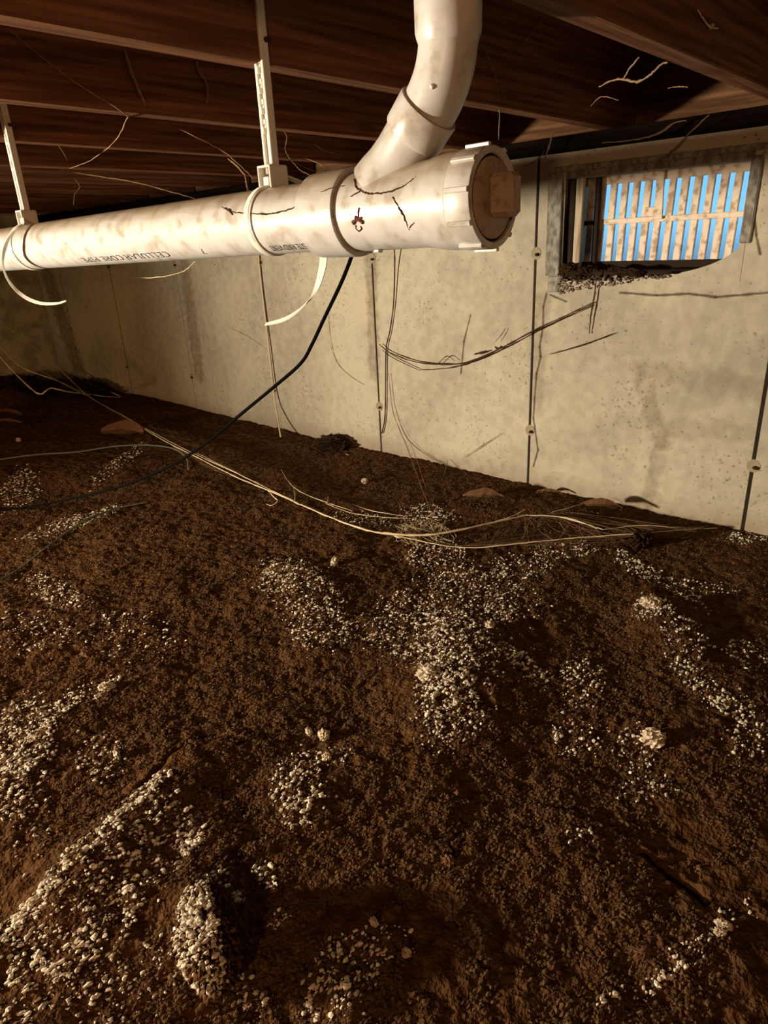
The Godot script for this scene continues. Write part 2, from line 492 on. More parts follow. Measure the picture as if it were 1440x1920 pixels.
# scattered crumbs as copies: spots are [Vector3, size, Color]
func scatter(called: String, spots: Array, parent: Node3D) -> void:
	for kind in 3:
		var mine := []
		for i in spots.size():
			if i % 3 == kind: mine.append(spots[i])
		var mm := MultiMesh.new()
		mm.transform_format = MultiMesh.TRANSFORM_3D
		mm.use_colors = true
		mm.mesh = crumb_mesh(kind + 1.0)
		mm.instance_count = mine.size()
		for i in mine.size():
			var s: float = mine[i][1]
			var b := Basis(Vector3(rng.randf_range(-1, 1), rng.randf_range(-1, 1), rng.randf_range(-1, 1)).normalized(), rng.randf() * TAU)
			b = b.scaled(Vector3(s * rng.randf_range(0.6, 1.2), s * rng.randf_range(0.55, 0.95), s * rng.randf_range(0.8, 1.7)))
			mm.set_instance_transform(i, Transform3D(b, mine[i][0]))
			mm.set_instance_color(i, mine[i][2])
		var o := MultiMeshInstance3D.new()
		o.name = called
		o.multimesh = mm
		o.material_override = M.crumb
		o.set_meta("kind", "stuff")
		parent.add_child(o, true)

# ---------------------------------------------------------------- the drain pipe
func along(x: float) -> Vector3:
	return PIPE_AT + pipe_dir * ((x - PIPE_AT.x) / pipe_dir.x)

func span(x: float) -> float:
	return (x - PIPE_AT.x) / pipe_dir.x

func drain_pipe() -> void:
	var o := thing("drain_pipe", "long white plastic drain pipe with angled branch, riser and clean-out plug, hung under the joists", "pipe")
	var d := pipe_dir
	var st := begin()
	lathe(st, PIPE_AT, d, [Vector2(span(-4.34), 0.0445), Vector2(span(-0.7), 0.0445)], 64)
	var main := obj("main_pipe", st, M.pvc, o)
	lettering(main, "WASTE AND VENT", 0.106, 0.96, 0.0118, 0.68)
	lettering(main, "CELLULAR CORE PIPE", -0.23, 0.87, 0.0125, 1.72)
	lettering(main, "7", -0.133, 0.87, 0.0115, 1.2)
	# wye fitting: socket, body, flare and socket for the clean-out
	st = begin()
	lathe(st, PIPE_AT, d, [Vector2(span(-0.735), 0.0446), Vector2(span(-0.735), 0.0515), Vector2(span(-0.7335), 0.053), Vector2(span(-0.672), 0.0543), Vector2(span(-0.669), 0.0537), Vector2(span(-0.6685), 0.048)], 72)
	obj("socket", st, M.pvc, o)
	st = begin()
	lathe(st, PIPE_AT, d, [Vector2(span(-0.669), 0.0482), Vector2(span(-0.66), 0.0478), Vector2(span(-0.56), 0.0478), Vector2(span(-0.545), 0.0488), Vector2(span(-0.53), 0.0515), Vector2(span(-0.52), 0.0525), Vector2(span(-0.499), 0.0527), Vector2(span(-0.498), 0.0515)], 72)
	var body := obj("wye_body", st, M.pvc, o)
	var up := (Vector3.UP - d * d.y).normalized()
	var bdir := (d + up).normalized()
	var rim := Vector3(-0.552, 0.860, -0.6985)
	var root := rim - bdir * 0.146
	st = begin()
	lathe(st, root, bdir, [Vector2(0.04, 0.041), Vector2(0.055, 0.0385), Vector2(0.07, 0.0352), Vector2(0.085, 0.0336), Vector2(0.108, 0.0334), Vector2(0.112, 0.0336)], 56)
	obj("branch", st, M.pvc, o)
	st = begin()
	lathe(st, root, bdir, [Vector2(0.11, 0.033), Vector2(0.111, 0.0358), Vector2(0.113, 0.0366), Vector2(0.1445, 0.037), Vector2(0.146, 0.0364), Vector2(0.146, 0.0312)], 56)
	obj("branch_socket", st, M.pvc, o)
	# moulding seams of the fitting: a thin ridge down the branch, a nub under the body
	st = begin()
	var side := d.cross(up).normalized()
	rbox(st, along(-0.628) + Vector3(0, -0.0482, 0.012), Vector3(0.009, 0.004, 0.008), 0.001)
	obj("mould_mark", st, M.pvc, body)
	# elbow that turns the branch upright
	var r := 0.0956
	var pts := PackedVector3Array()
	pts.append(rim - bdir * 0.012)
	var centre := rim + (-d + up).normalized() * r
	for k in 17:
		var a := PI / 4 * k / 16.0
		pts.append(centre + (d - up).normalized() * r * cos(a) + bdir * r * sin(a))
	var top: Vector3 = pts[-1]
	pts.append(top + Vector3(0, 0.02, 0))
	st = begin()
	tube(st, pts, 0.0326, 48)
	var elbow := obj("elbow", st, M.pvc, o)
	st = begin()
	for q in [Vector3(-0.525, 0.874, -0.67), Vector3(-0.541, 0.878, -0.671)]:
		lump(st, q, Vector3(0.006, 0.006, 0.006), 0.1, 4)
	obj("gate_mark", st, M.pvc, elbow)
	st = begin()
	lathe(st, top, Vector3.UP, [Vector2(-0.012, 0.0322), Vector2(-0.004, 0.0352), Vector2(0.0, 0.0362), Vector2(0.033, 0.0366), Vector2(0.035, 0.036), Vector2(0.035, 0.03)], 56)
	obj("elbow_socket", st, M.pvc, o)
	st = begin()
	lathe(st, top, Vector3.UP, [Vector2(0.01, 0.0302), Vector2(0.26, 0.0302)], 48)
	obj("riser_pipe", st, M.pvc, o)
	# clean-out adapter with ribs, seat ring and screw plug
	st = begin()
	lathe(st, PIPE_AT, d, [Vector2(span(-0.499), 0.0505), Vector2(span(-0.4985), 0.053), Vector2(span(-0.497), 0.0536), Vector2(span(-0.467), 0.0536), Vector2(span(-0.4655), 0.0528), Vector2(span(-0.4652), 0.0462), Vector2(span(-0.466), 0.0455), Vector2(span(-0.475), 0.0452)], 72)
	var adapter := obj("cleanout_adapter", st, M.pvc, o)
	for k in 10:
		var a := TAU * k / 10.0 + 0.16
		var out := up * cos(a) + side * sin(a)
		var bs := Basis(d, out, d.cross(out))
		st = begin()
		rbox(st, along(-0.4805) + out * 0.0548, Vector3(0.031, 0.0042, 0.0055), 0.0008, bs)
		obj("rib", st, M.pvc, adapter)
	st = begin()
	lathe(st, PIPE_AT, d, [Vector2(span(-0.4695), 0.0456), Vector2(span(-0.4692), 0.0405)], 64, false)
	obj("dark_groove_ring", st, M.dark_groove_ring, o)  # dark-coloured ring on the floor of the groove round the plug
	st = begin()
	lathe(st, PIPE_AT, d, [Vector2(span(-0.478), 0.0425), Vector2(span(-0.4672), 0.0425), Vector2(span(-0.4664), 0.0415), Vector2(span(-0.4664), 0.0)], 64, false)
	var plug := obj("cleanout_plug", st, M.plug, o)
	st = begin()
	var pb := Basis(d, up, d.cross(up))
	rbox(st, along(-0.4515) + pb * Vector3(0, 0.002, 0), Vector3(0.03, 0.045, 0.026), 0.005, pb)
	obj("square_nut", st, M.plug, plug)
	# brown pen mark on the wye
	st = begin()
	tube(st, PackedVector3Array([Vector3(-0.623, 0.76, -0.647), Vector3(-0.625, 0.755, -0.647), Vector3(-0.626, 0.75, -0.648)]), 0.0009, 5)
	tube(st, PackedVector3Array([Vector3(-0.636, 0.744, -0.649), Vector3(-0.63, 0.747, -0.649), Vector3(-0.625, 0.746, -0.649), Vector3(-0.62, 0.744, -0.65)]), 0.0024, 6, 0.3)
	tube(st, PackedVector3Array([Vector3(-0.631, 0.75, -0.648), Vector3(-0.625, 0.748, -0.649), Vector3(-0.62, 0.749, -0.649)]), 0.0018, 6, 0.3)
	tube(st, PackedVector3Array([Vector3(-0.633, 0.741, -0.65), Vector3(-0.635, 0.737, -0.652), Vector3(-0.631, 0.734, -0.653), Vector3(-0.625, 0.737, -0.652), Vector3(-0.626, 0.74, -0.651)]), 0.0008, 5)
	obj("pen_mark", st, M.marker, o).set_meta("label", "small brown pen mark")

# print wrapped round the pipe, upside down as it hangs
func lettering(parent: Node3D, text: String, start: float, angle: float, cap: float, wide: float) -> void:
	var f := SystemFont.new()
	f.font_names = PackedStringArray(["Droid Sans"])
	var t := TextMesh.new()
	t.font = f
	t.font_size = 48
	t.pixel_size = cap / 34.0
	t.depth = 0.0
	t.curve_step = 2.0
	t.text = text
	t.horizontal_alignment = HORIZONTAL_ALIGNMENT_LEFT
	var src := t.get_mesh_arrays()
	var d := pipe_dir
	var up := (Vector3.UP - d * d.y).normalized()
	var side := d.cross(up).normalized()    # towards the camera's side of the pipe
	var vs: PackedVector3Array = src[Mesh.ARRAY_VERTEX]
	var ns := PackedVector3Array()
	ns.resize(vs.size())
	for i in vs.size():
		var a := angle + vs[i].y / 0.0449
		var out := side * cos(a) - up * sin(a)
		ns[i] = out
		vs[i] = PIPE_AT + d * (start - vs[i].x * wide) + out * 0.0449
	var arr := []
	arr.resize(Mesh.ARRAY_MAX)
	arr[Mesh.ARRAY_VERTEX] = vs
	arr[Mesh.ARRAY_NORMAL] = ns
	arr[Mesh.ARRAY_INDEX] = src[Mesh.ARRAY_INDEX]
	var m := ArrayMesh.new()
	m.add_surface_from_arrays(Mesh.PRIMITIVE_TRIANGLES, arr)
	put("printed_lettering", m, M.ink, parent)

# ---------------------------------------------------------------- hangers
func hanger(label: String, x: float, face_x: float, top_y: float, tail: Array, tail_w: Array) -> void:
	var o := thing("pipe_hanger", label, "pipe hanger", "plastic hangers that carry the drain pipe")
	var c := along(x)
	var z := c.z - 0.006
	var low := c.y + 0.062
	var rx := face_x + 0.0095
	# rail: a channel with a toothed groove on its front
	var st := begin()
	rbox(st, Vector3(rx, (low + top_y) * 0.5, z - 0.0025), Vector3(0.0185, top_y - low, 0.009), 0.0012)
	for s in [-1.0, 1.0]:
		rbox(st, Vector3(rx + s * 0.0067, (low + top_y) * 0.5, z + 0.0035), Vector3(0.0052, top_y - low, 0.0055), 0.0008)
	obj("rail", st, M.strap, o)
	st = begin()
	var y := low + 0.055
	while y < top_y - 0.01:
		rbox(st, Vector3(rx - 0.003, y, z + 0.004), Vector3(0.0028, 0.009, 0.006), 0.0005)
		rbox(st, Vector3(rx + 0.0015, y + 0.010, z + 0.004), Vector3(0.0045, 0.006, 0.0055), 0.0005)
		rbox(st, Vector3(rx + 0.002, y + 0.004, z + 0.0035), Vector3(0.003, 0.0035, 0.006), 0.0005)
		y += 0.024
	obj("ratchet_teeth", st, M.strap, o)
	st = begin()
	lathe(st, Vector3(rx + 0.0092, 0.978, z - 0.003), Vector3.RIGHT, [Vector2(0, 0.0035), Vector2(0.0018, 0.0035), Vector2(0.0022, 0.0028), Vector2(0.0022, 0)], 12, false)
	obj("nail", st, M.rust, o)
	# buckle: an open box above the pipe
	st = begin()
	for s in [-1.0, 1.0]:
		rbox(st, Vector3(rx + s * 0.0125, low - 0.004, z), Vector3(0.003, 0.028, 0.032), 0.0008)
	rbox(st, Vector3(rx, low - 0.004, z - 0.0155), Vector3(0.028, 0.028, 0.003), 0.0008)
	rbox(st, Vector3(rx, low + 0.0095, z), Vector3(0.028, 0.003, 0.032), 0.0008)
	rbox(st, Vector3(rx - 0.002, low - 0.0105, z + 0.006), Vector3(0.012, 0.014, 0.012), 0.001)
	obj("buckle", st, M.strap, o)
	# strap round the pipe, with its ratchet ridges and a loose tail
	st = begin()
	var d := pipe_dir
	var up := (Vector3.UP - d * d.y).normalized()
	var side := d.cross(up).normalized()
	lathe(st, c, d, [Vector2(-0.007, 0.0446), Vector2(-0.007, 0.0466), Vector2(-0.006, 0.0472), Vector2(0.006, 0.0472), Vector2(0.007, 0.0466), Vector2(0.007, 0.0446)], 72, false)
	var strap := obj("strap", st, M.strap, o)
	st = begin()
	for k in 46:
		var a := -1.15 + 2.3 * k / 45.0 + PI * 0.32
		var out := side * sin(a) + up * cos(a)
		rbox(st, c + out * 0.0474, Vector3(0.008, 0.0012, 0.0016), 0.0003, Basis(d, out, d.cross(out)))
	obj("ratchet_ridge", st, M.strap, strap)
	st = begin()
	var pts := spline(tail, 8)
	var wd := spline(tail_w, 8)
	ribbon(st, pts, wd, 0.0022)
	obj("strap_tail", st, M.strap, o)

# ---------------------------------------------------------------- joists and boards
func joist(x: float, label: String) -> void:
	var o := thing("floor_joist", label, "joist", "wooden floor joists overhead")
	var st := begin()
	rbox(st, Vector3(x, 0.952 + 0.1175, 0.66), Vector3(0.038, 0.235, 5.1), 0.0025)
	obj("board", st, M.wood, o)

func wall_back() -> void:
	var o := Node3D.new()
	o.name = "wall_back"
	add_child(o, true)
	tag(o, "pale concrete foundation wall cast in tall form panels, with the vent opening", "", "", "structure")
	var st := begin()
	var zc := WALL_Z - 0.13
	# core, with a hole for the vent
	rbox(st, Vector3(-2.75, 0.43, zc), Vector3(3.6, 0.96, 0.24), 0.001)
	rbox(st, Vector3(0.95, 0.43, zc), Vector3(2.88, 0.96, 0.24), 0.001)
	rbox(st, Vector3(-0.72, 0.275, zc), Vector3(0.47, 0.65, 0.24), 0.001)
	rbox(st, Vector3(-0.72, 0.8885, zc), Vector3(0.47, 0.043, 0.24), 0.001)
	obj("core", st, M.concrete, o)
	var joints := [-4.33, -4.07, -3.46, -2.845, -2.235, -1.64, -1.022, -0.402, 0.205, 0.815, 1.425, 2.4]
	for k in joints.size() - 1:
		var x0: float = joints[k] + 0.0027
		var x1: float = joints[k + 1] - 0.0027
		var z: float = WALL_Z + [0.0, 0.0012, -0.0008, 0.0015, 0.0, -0.0006, 0.0, 0.0004, 0.0, 0.001, 0.0][k]
		st = begin()
		if k == 6:
			panel(st, x0, -0.946, -0.06, 0.91, z, 1.0, 0.0)
			panel(st, -0.494, x1, -0.06, 0.91, z, 0.0, 1.0)
			panel(st, -0.946, -0.494, -0.06, 0.60, z, 0.0, 0.0)
			panel(st, -0.946, -0.494, 0.866, 0.91, z, 0.0, 0.0)
		else:
			panel(st, x0, x1, -0.06, 0.91, z)
		obj("concrete_panel", st, M.wall, o)
	for k in range(1, joints.size() - 1):
		st = begin()
		rbox(st, Vector3(joints[k], 0.425, WALL_Z - 0.0068), Vector3(0.009, 0.965, 0.008), 0.0005)
		obj("dirty_joint", st, M.dark_frame, o)
	# snapped form ties on the joints
	for k in range(2, 9):
		for y in [0.172, 0.672]:
			var at := Vector3(joints[k] + 0.002, y, WALL_Z + 0.0005)
			st = begin()
			lathe(st, at, Vector3.BACK, [Vector2(-0.002, 0.017), Vector2(0.0012, 0.0155), Vector2(0.0016, 0.011), Vector2(0.0005, 0.009), Vector2(0.0005, 0.0)], 20, false)
			var tie := obj("form_tie", st, M.tape, o)
			st = begin()
			lump(st, at + Vector3(0.006, -0.003, 0.004), Vector3(0.013, 0.009, 0.012), 0.4, 4, 3.0, Basis.IDENTITY, k * 1.7 + y)
			obj("rusty_stub", st, M.rust, tie)

func panel(st: SurfaceTool, x0: float, x1: float, y0: float, y1: float, z: float, bl := 1.0, br := 1.0) -> void:
	var b := 0.0022
	var zb := z - 0.011
	var f := [Vector3(x0 + b * bl, y0, z), Vector3(x1 - b * br, y0, z), Vector3(x1 - b * br, y1, z), Vector3(x0 + b * bl, y1, z)]
	var g := [Vector3(x0, y0, zb), Vector3(x1, y0, zb), Vector3(x1, y1, zb), Vector3(x0, y1, zb)]
	var ruv := func(p: Vector3) -> Vector2: return Vector2((p.x - WALL_X0) / WALL_LEN, (0.95 - p.y) / 1.05)
	var faces := [[f[0], f[1], f[2], f[3], Vector3.BACK], [g[1], f[1], f[2], g[2], Vector3(0.7, 0, 0.7)], [g[0], f[0], f[3], g[3], Vector3(-0.7, 0, 0.7)], [g[3], f[3], f[2], g[2], Vector3(0, 0.7, 0.7)], [g[0], f[0], f[1], g[1], Vector3(0, -0.7, 0.7)]]
	for q in faces:
		var n: Vector3 = q[4].normalized()
		for t in [[0, 1, 2], [0, 2, 3]]:
			var a: Vector3 = q[t[0]]
			var c: Vector3 = q[t[1]]
			var d: Vector3 = q[t[2]]
			if (c - a).cross(d - a).dot(n) > 0.0:
				var s := c
				c = d
				d = s
			for p in [a, c, d]: vert(st, p, n, Color.WHITE, ruv.call(p))

func window_vent() -> void:
	var o := Node3D.new()
	o.name = "window_1"
	add_child(o, true)
	tag(o, "small foundation vent opening with weathered boards and a slotted pale grille, blue daylight behind", "", "", "structure")
	# weathered side board, its foot block, and the head board
	var st := begin()
	rbox(st, Vector3(-0.9665, 0.7405, WALL_Z + 0.001), Vector3(0.041, 0.253, 0.014), 0.0018, Basis(Vector3.BACK, 0.006))
	obj("side_board", st, M.old_board, o)
	st = begin()
	rbox(st, Vector3(-0.489, 0.768, WALL_Z + 0.001), Vector3(0.024, 0.176, 0.012), 0.003, Basis(Vector3.BACK, -0.012))
	obj("side_board", st, M.old_board, o)
	st = begin()
	rbox(st, Vector3(-0.962, 0.592, WALL_Z), Vector3(0.034, 0.042, 0.01), 0.003)
	obj("foot_block", st, M.old_board, o)
	st = begin()
	rbox(st, Vector3(-0.72, 0.872, WALL_Z - 0.002), Vector3(0.5, 0.014, 0.016), 0.0018)
	obj("head_board", st, M.old_board, o)
	st = begin()
	rbox(st, Vector3(-0.72, 0.858, WALL_Z - 0.03), Vector3(0.45, 0.018, 0.05), 0.002)
	obj("head_casing", st, M.old_board, o)
	st = begin()
	rbox(st, Vector3(-0.912, 0.733, WALL_Z - 0.03), Vector3(0.02, 0.25, 0.018), 0.002)
	obj("casing_strip", st, M.pale_board, o)
	st = begin()
	rbox(st, Vector3(-0.934, 0.733, WALL_Z - 0.05), Vector3(0.022, 0.27, 0.06), 0.002)
	obj("side_casing", st, M.dark_frame, o)
	st = begin()
	rbox(st, Vector3(-0.72, 0.611, WALL_Z - 0.055), Vector3(0.45, 0.026, 0.09), 0.003)
	obj("sill", st, M.dark_frame, o)
	st = begin()
	rbox(st, Vector3(-0.884, 0.735, -1.822), Vector3(0.012, 0.23, 0.014), 0.0015)
	rbox(st, Vector3(-0.905, 0.742, -1.824), Vector3(0.04, 0.008, 0.01), 0.0015)
	obj("damper_bar", st, M.dark_frame, o)
	# grille: two rows of slots between upright slats
	var gz := -1.842
	st = begin()
	rbox(st, Vector3(-0.72, 0.849, gz), Vector3(0.48, 0.034, 0.01), 0.0015)
	obj("top_rail", st, M.vent, o)
	st = begin()
	rbox(st, Vector3(-0.72, 0.742, gz), Vector3(0.48, 0.0135, 0.01), 0.0015)
	obj("middle_rail", st, M.vent, o)
	st = begin()
	rbox(st, Vector3(-0.72, 0.629, gz), Vector3(0.48, 0.03, 0.012), 0.0015)
	obj("bottom_rail", st, M.dark_frame, o)
	for k in 16:
		var x := -0.942 + 0.0302 * k
		for row in [[0.7915, 0.088], [0.69, 0.094]]:
			st = begin()
			rbox(st, Vector3(x, row[0], gz + 0.0005), Vector3(0.0182 - 0.0006 * (k % 3), row[1], 0.009), 0.0018, Basis(Vector3.BACK, -0.035))
			obj("slat", st, M.vent, o)
	st = begin()
	rbox(st, Vector3(-0.7255, 0.80, gz + 0.012), Vector3(0.02, 0.118, 0.006), 0.0015, Basis(Vector3.BACK, 0.05))
	rbox(st, Vector3(-0.745, 0.76, gz + 0.0105), Vector3(0.03, 0.022, 0.005), 0.0015)
	obj("latch_plate", st, M.vent, o)
	# mortar that fills the lower right corner of the opening
	st = begin()
	var edge := spline([Vector3(-0.80, 0.599, 0), Vector3(-0.72, 0.607, 0), Vector3(-0.63, 0.618, 0), Vector3(-0.555, 0.638, 0), Vector3(-0.505, 0.668, 0), Vector3(-0.492, 0.70, 0), Vector3(-0.49, 0.76, 0)], 4)
	for i in edge.size() - 1:
		var a := edge[i]
		var b := edge[i + 1]
		var z0 := WALL_Z + 0.001
		var z1 := WALL_Z - 0.085
		var n := Vector3(-(b.y - a.y), b.x - a.x, 0).normalized()
		quad(st, Vector3(a.x, a.y, z0), Vector3(b.x, b.y, z0), Vector3(b.x, b.y, z1), Vector3(a.x, a.y, z1), n)
	obj("mortar_fillet", st, M.concrete, o)
	st = begin()
	for i in edge.size() - 1:
		var q := [Vector3(edge[i].x, edge[i].y, WALL_Z + 0.001), Vector3(edge[i + 1].x, edge[i + 1].y, WALL_Z + 0.001), Vector3(edge[i + 1].x, 0.598, WALL_Z + 0.001), Vector3(edge[i].x, 0.598, WALL_Z + 0.001)]
		for k in [0, 1, 2, 0, 2, 3]:
			vert(st, q[k], Vector3.BACK, Color.WHITE, Vector2((q[k].x - WALL_X0) / WALL_LEN, (0.95 - q[k].y) / 1.05))
	obj("mortar_face", st, M.wall, o)

# ---------------------------------------------------------------- cobwebs
func cobweb(called: String, label: String, m: Material, strands: Array, group := "") -> void:
	# strands: [points, radius]; the first is the web's own mesh part, all are threads of it
	var o := thing(called, label, "cobweb", group)
	for s in strands:
		var st := begin()
		var pts := spline(s[0], 7)
		for i in pts.size(): pts[i] += Vector3(rng.randf_range(-1, 1), rng.randf_range(-1, 1), rng.randf_range(-1, 1)) * 0.0006
		tube(st, pts, s[1], 5, 0.35, 0.55)
		obj("thread", st, m, o)

func web_sheet(parent_label: String, m: Material, a: Array, b: Array, n: int, r: float, sag: float) -> void:
	# fine threads laid between two edge lines
	var o := thing("cobweb_sheet", parent_label, "cobweb")
	var st := begin()
	var ea := spline(a, 10)
	var eb := spline(b, 10)
	for k in n:
		var p := ea[rng.randi_range(0, ea.size() - 1)]
		var q := eb[rng.randi_range(0, eb.size() - 1)]
		var mid := (p + q) * 0.5 + Vector3(rng.randf_range(-1, 1), -absf(rng.randf()) * 0.4, rng.randf_range(-1, 1)) * sag
		tube(st, spline([p, mid, q], 4), r * rng.randf_range(0.5, 1.2), 3, 0.2)
	var t := obj("thread_tangle", st, m, o)
	t.set_meta("kind", "stuff")

func on_soil(p: Vector3, lift := 0.0) -> Vector3:
	return Vector3(p.x, soil_height(p.x, p.z) + lift, p.z)

func stone(label: String, at: Vector3, size: Vector3, m: Material, sd: float, group := "pale stones on the soil") -> void:
	var st := begin()
	var p := on_soil(at, size.y * 0.3)
	lump(st, p, size, 0.5, 7, 0.16, Basis(Vector3.UP, sd * 2.1) * Basis(Vector3.RIGHT, sin(sd) * 0.4), sd)
	tag(obj("stone", st, m), label, "stone", group)

func leaf(label: String, at: Vector3, size: Vector2, turn: float, m: Material, tilt := 0.25, called := "leaf") -> void:
	var o := thing(called, label, "leaf")
	var st := begin()
	var bs := Basis(Vector3.UP, turn) * Basis(Vector3.RIGHT, tilt)
	var c := on_soil(at, 0.008 + absf(sin(tilt)) * size.y * 0.35)
	var n := 10
	var rows := []
	for i in n + 1:
		var f := float(i) / n
		var w := size.y * 0.5 * pow(sin(PI * clampf(f * 0.94 + 0.03, 0, 1)), 0.7) * (1.0 + 0.25 * noise_b.get_noise_2d(f * 90.0, turn * 9.0))
		var lift := sin(f * PI) * size.x * 0.1 + noise_b.get_noise_2d(f * 60.0, 3.0 + turn) * 0.004
		var line := []
		for j in 5:
			var v := (j - 2) * 0.5
			line.append(c + bs * Vector3((f - 0.5) * size.x, lift + absf(v) * size.y * 0.12, v * w))
		rows.append(line)
	for side in [1.0, -1.0]:
		var off: Vector3 = bs * Vector3(0, 0.0005 * side, 0)
		for i in n:
			for j in 4:
				var a: Vector3 = rows[i][j]
				var b: Vector3 = rows[i + 1][j]
				var cc: Vector3 = rows[i + 1][j + 1]
				var d: Vector3 = rows[i][j + 1]
				var nn := (b - a).cross(cc - a).normalized()
				if nn.dot(bs.y) * side < 0: nn = -nn
				quad(st, a + off, b + off, cc + off, d + off, nn)
	obj("blade", st, m, o)
	st = begin()
	tube(st, PackedVector3Array([rows[0][2], rows[5][2] + bs.y * 0.001, rows[n][2]]), 0.0009, 5)
	obj("midrib", st, m, o)


func _ready() -> void:
	# ---- camera, sky, lamp, exposure
	var cam := Camera3D.new()
	cam.name = "camera"
	cam.fov = 74.462
	cam.near = 0.02
	cam.transform = Transform3D(Basis(Vector3(0.741286, -0.046748, -0.669559), Vector3(-0.216959, 0.927327, -0.304947), Vector3(0.635156, 0.37132, 0.677272)).orthonormalized(), Vector3(0, 0.72, 0))
	add_child(cam)
	cam.current = true
	var sky_mat := ProceduralSkyMaterial.new()
	sky_mat.sky_top_color = Color(0.28, 0.52, 0.86)
	sky_mat.sky_horizon_color = Color(0.5, 0.78, 0.98)
	sky_mat.ground_horizon_color = Color(0.5, 0.76, 0.95)
	sky_mat.ground_bottom_color = Color(0.3, 0.42, 0.5)
	sky_mat.energy_multiplier = 1.25
	var sky := Sky.new()
	sky.sky_material = sky_mat
	var env := Environment.new()
	env.background_mode = Environment.BG_SKY
	env.sky = sky
	env.tonemap_mode = Environment.TONE_MAPPER_LINEAR
	env.tonemap_exposure = 1.0
	env.sdfgi_enabled = true
	env.ssao_enabled = true
	env.ssil_enabled = true
	var we := WorldEnvironment.new()
	we.name = "world"
	we.environment = env
	add_child(we)
	# the one lamp: a hand-held work light set down to the left, its beam on the vent wall
	var lamp_at := Vector3(-2.1, 0.51, 1.4)
	var aim := Vector3(-0.2, 1.05, -1.75)
	var beam_dir := (aim - lamp_at).normalized()
	var beam := SpotLight3D.new()
	beam.name = "work_lamp_beam"
	beam.light_color = Color(1.0, 0.94, 0.84)
	beam.light_energy = 13.5
	beam.spot_range = 12.0
	beam.spot_angle = 53.0
	beam.spot_angle_attenuation = 1.0
	beam.spot_attenuation = 2.0
	beam.light_size = 0.09
	beam.shadow_enabled = true
	add_child(beam)
	beam.look_at_from_position(lamp_at + beam_dir * 0.02, aim)
	var spill := OmniLight3D.new()
	spill.name = "work_lamp_spill"
	spill.light_color = Color(1.0, 0.78, 0.53)
	spill.light_energy = 1.6
	spill.omni_range = 12.0
	spill.omni_attenuation = 2.0
	spill.light_size = 0.09
	spill.shadow_enabled = true
	spill.position = lamp_at + beam_dir * 0.03
	add_child(spill)

	# added fill lamp behind the camera, no such source known, brightens the shade
	var added_fill_at := Vector3(0.25, 0.86, 1.0)
	var fill := OmniLight3D.new()
	fill.name = "added_fill_light"
	fill.light_color = Color(1.0, 0.76, 0.53)
	fill.light_energy = 0.65
	fill.omni_range = 12.0
	fill.omni_attenuation = 2.0
	fill.light_size = 0.03
	fill.shadow_enabled = true
	fill.position = added_fill_at
	add_child(fill)

	rng.seed = 20240611
	noise_a.seed = 1; noise_a.frequency = 1.7; noise_a.fractal_octaves = 3
	noise_b.seed = 2; noise_b.frequency = 7.0; noise_b.fractal_octaves = 3
	noise_c.seed = 3; noise_c.frequency = 30.0; noise_c.fractal_octaves = 3
	make_materials()

	# ---- soil
	hump(Vector3(-0.758, 0, -0.347), Vector3(-0.697, 0, -0.091), 0.05, 0.02)
	hump(Vector3(-0.619, 0, -0.307), Vector3(-0.494, 0, -0.2), 0.05, 0.014)
	hump(Vector3(-0.992, 0, -0.228), Vector3(-0.895, 0, -0.145), 0.07, 0.016)
	hump(Vector3(-0.681, 0, -0.941), Vector3(-0.498, 0, -0.659), 0.09, 0.018)
	hump(Vector3(-0.473, 0, -1.321), Vector3(-0.25, 0, -1.042), 0.07, 0.02)
	hump(Vector3(-1.104, 0, -0.877), Vector3(-0.901, 0, -0.771), 0.1, 0.014)
	hump(Vector3(-0.649, 0, -0.478), Vector3(-0.573, 0, -0.412), 0.06, 0.012)
	hump(Vector3(-0.116, 0, -0.521), Vector3(-0.085, 0, -0.624), 0.05, 0.016)
	hump(Vector3(-0.618, 0, -1.571), Vector3(-0.888, 0, -1.558), 0.12, 0.03)
	hump(Vector3(-0.356, 0, -0.311), Vector3(-0.362, 0, -0.271), 0.05, 0.014)
	hump(Vector3(-3.803, 0, -1.352), Vector3(-3.825, 0, -1.198), 0.2, 0.06)
	hump(Vector3(-3.771, 0, -1.756), Vector3(-3.901, 0, -1.568), 0.12, 0.04)
	soil_crack([Vector3(-0.827, 0, -0.395), Vector3(-0.822, 0, -0.431), Vector3(-0.796, 0, -0.449), Vector3(-0.761, 0, -0.46), Vector3(-0.763, 0, -0.485)])
	soil_crack([Vector3(-0.72, 0, -0.363), Vector3(-0.678, 0, -0.374), Vector3(-0.647, 0, -0.379), Vector3(-0.628, 0, -0.375)])
	soil_crack([Vector3(-0.794, 0, -0.235), Vector3(-0.782, 0, -0.264), Vector3(-0.798, 0, -0.314), Vector3(-0.813, 0, -0.344), Vector3(-0.827, 0, -0.395)])
	soil_crack([Vector3(-0.199, 0, -0.656), Vector3(-0.163, 0, -0.646), Vector3(-0.122, 0, -0.635)])
	soil_crack([Vector3(-0.401, 0, -0.553), Vector3(-0.388, 0, -0.525), Vector3(-0.382, 0, -0.504)])
	var floor_node := put("floor", soil_mesh(), M.soil)
	tag(floor_node, "bare dark brown crumbly soil floor of the crawl space", "", "", "structure")

	# ---- walls, ceiling
	wall_back()
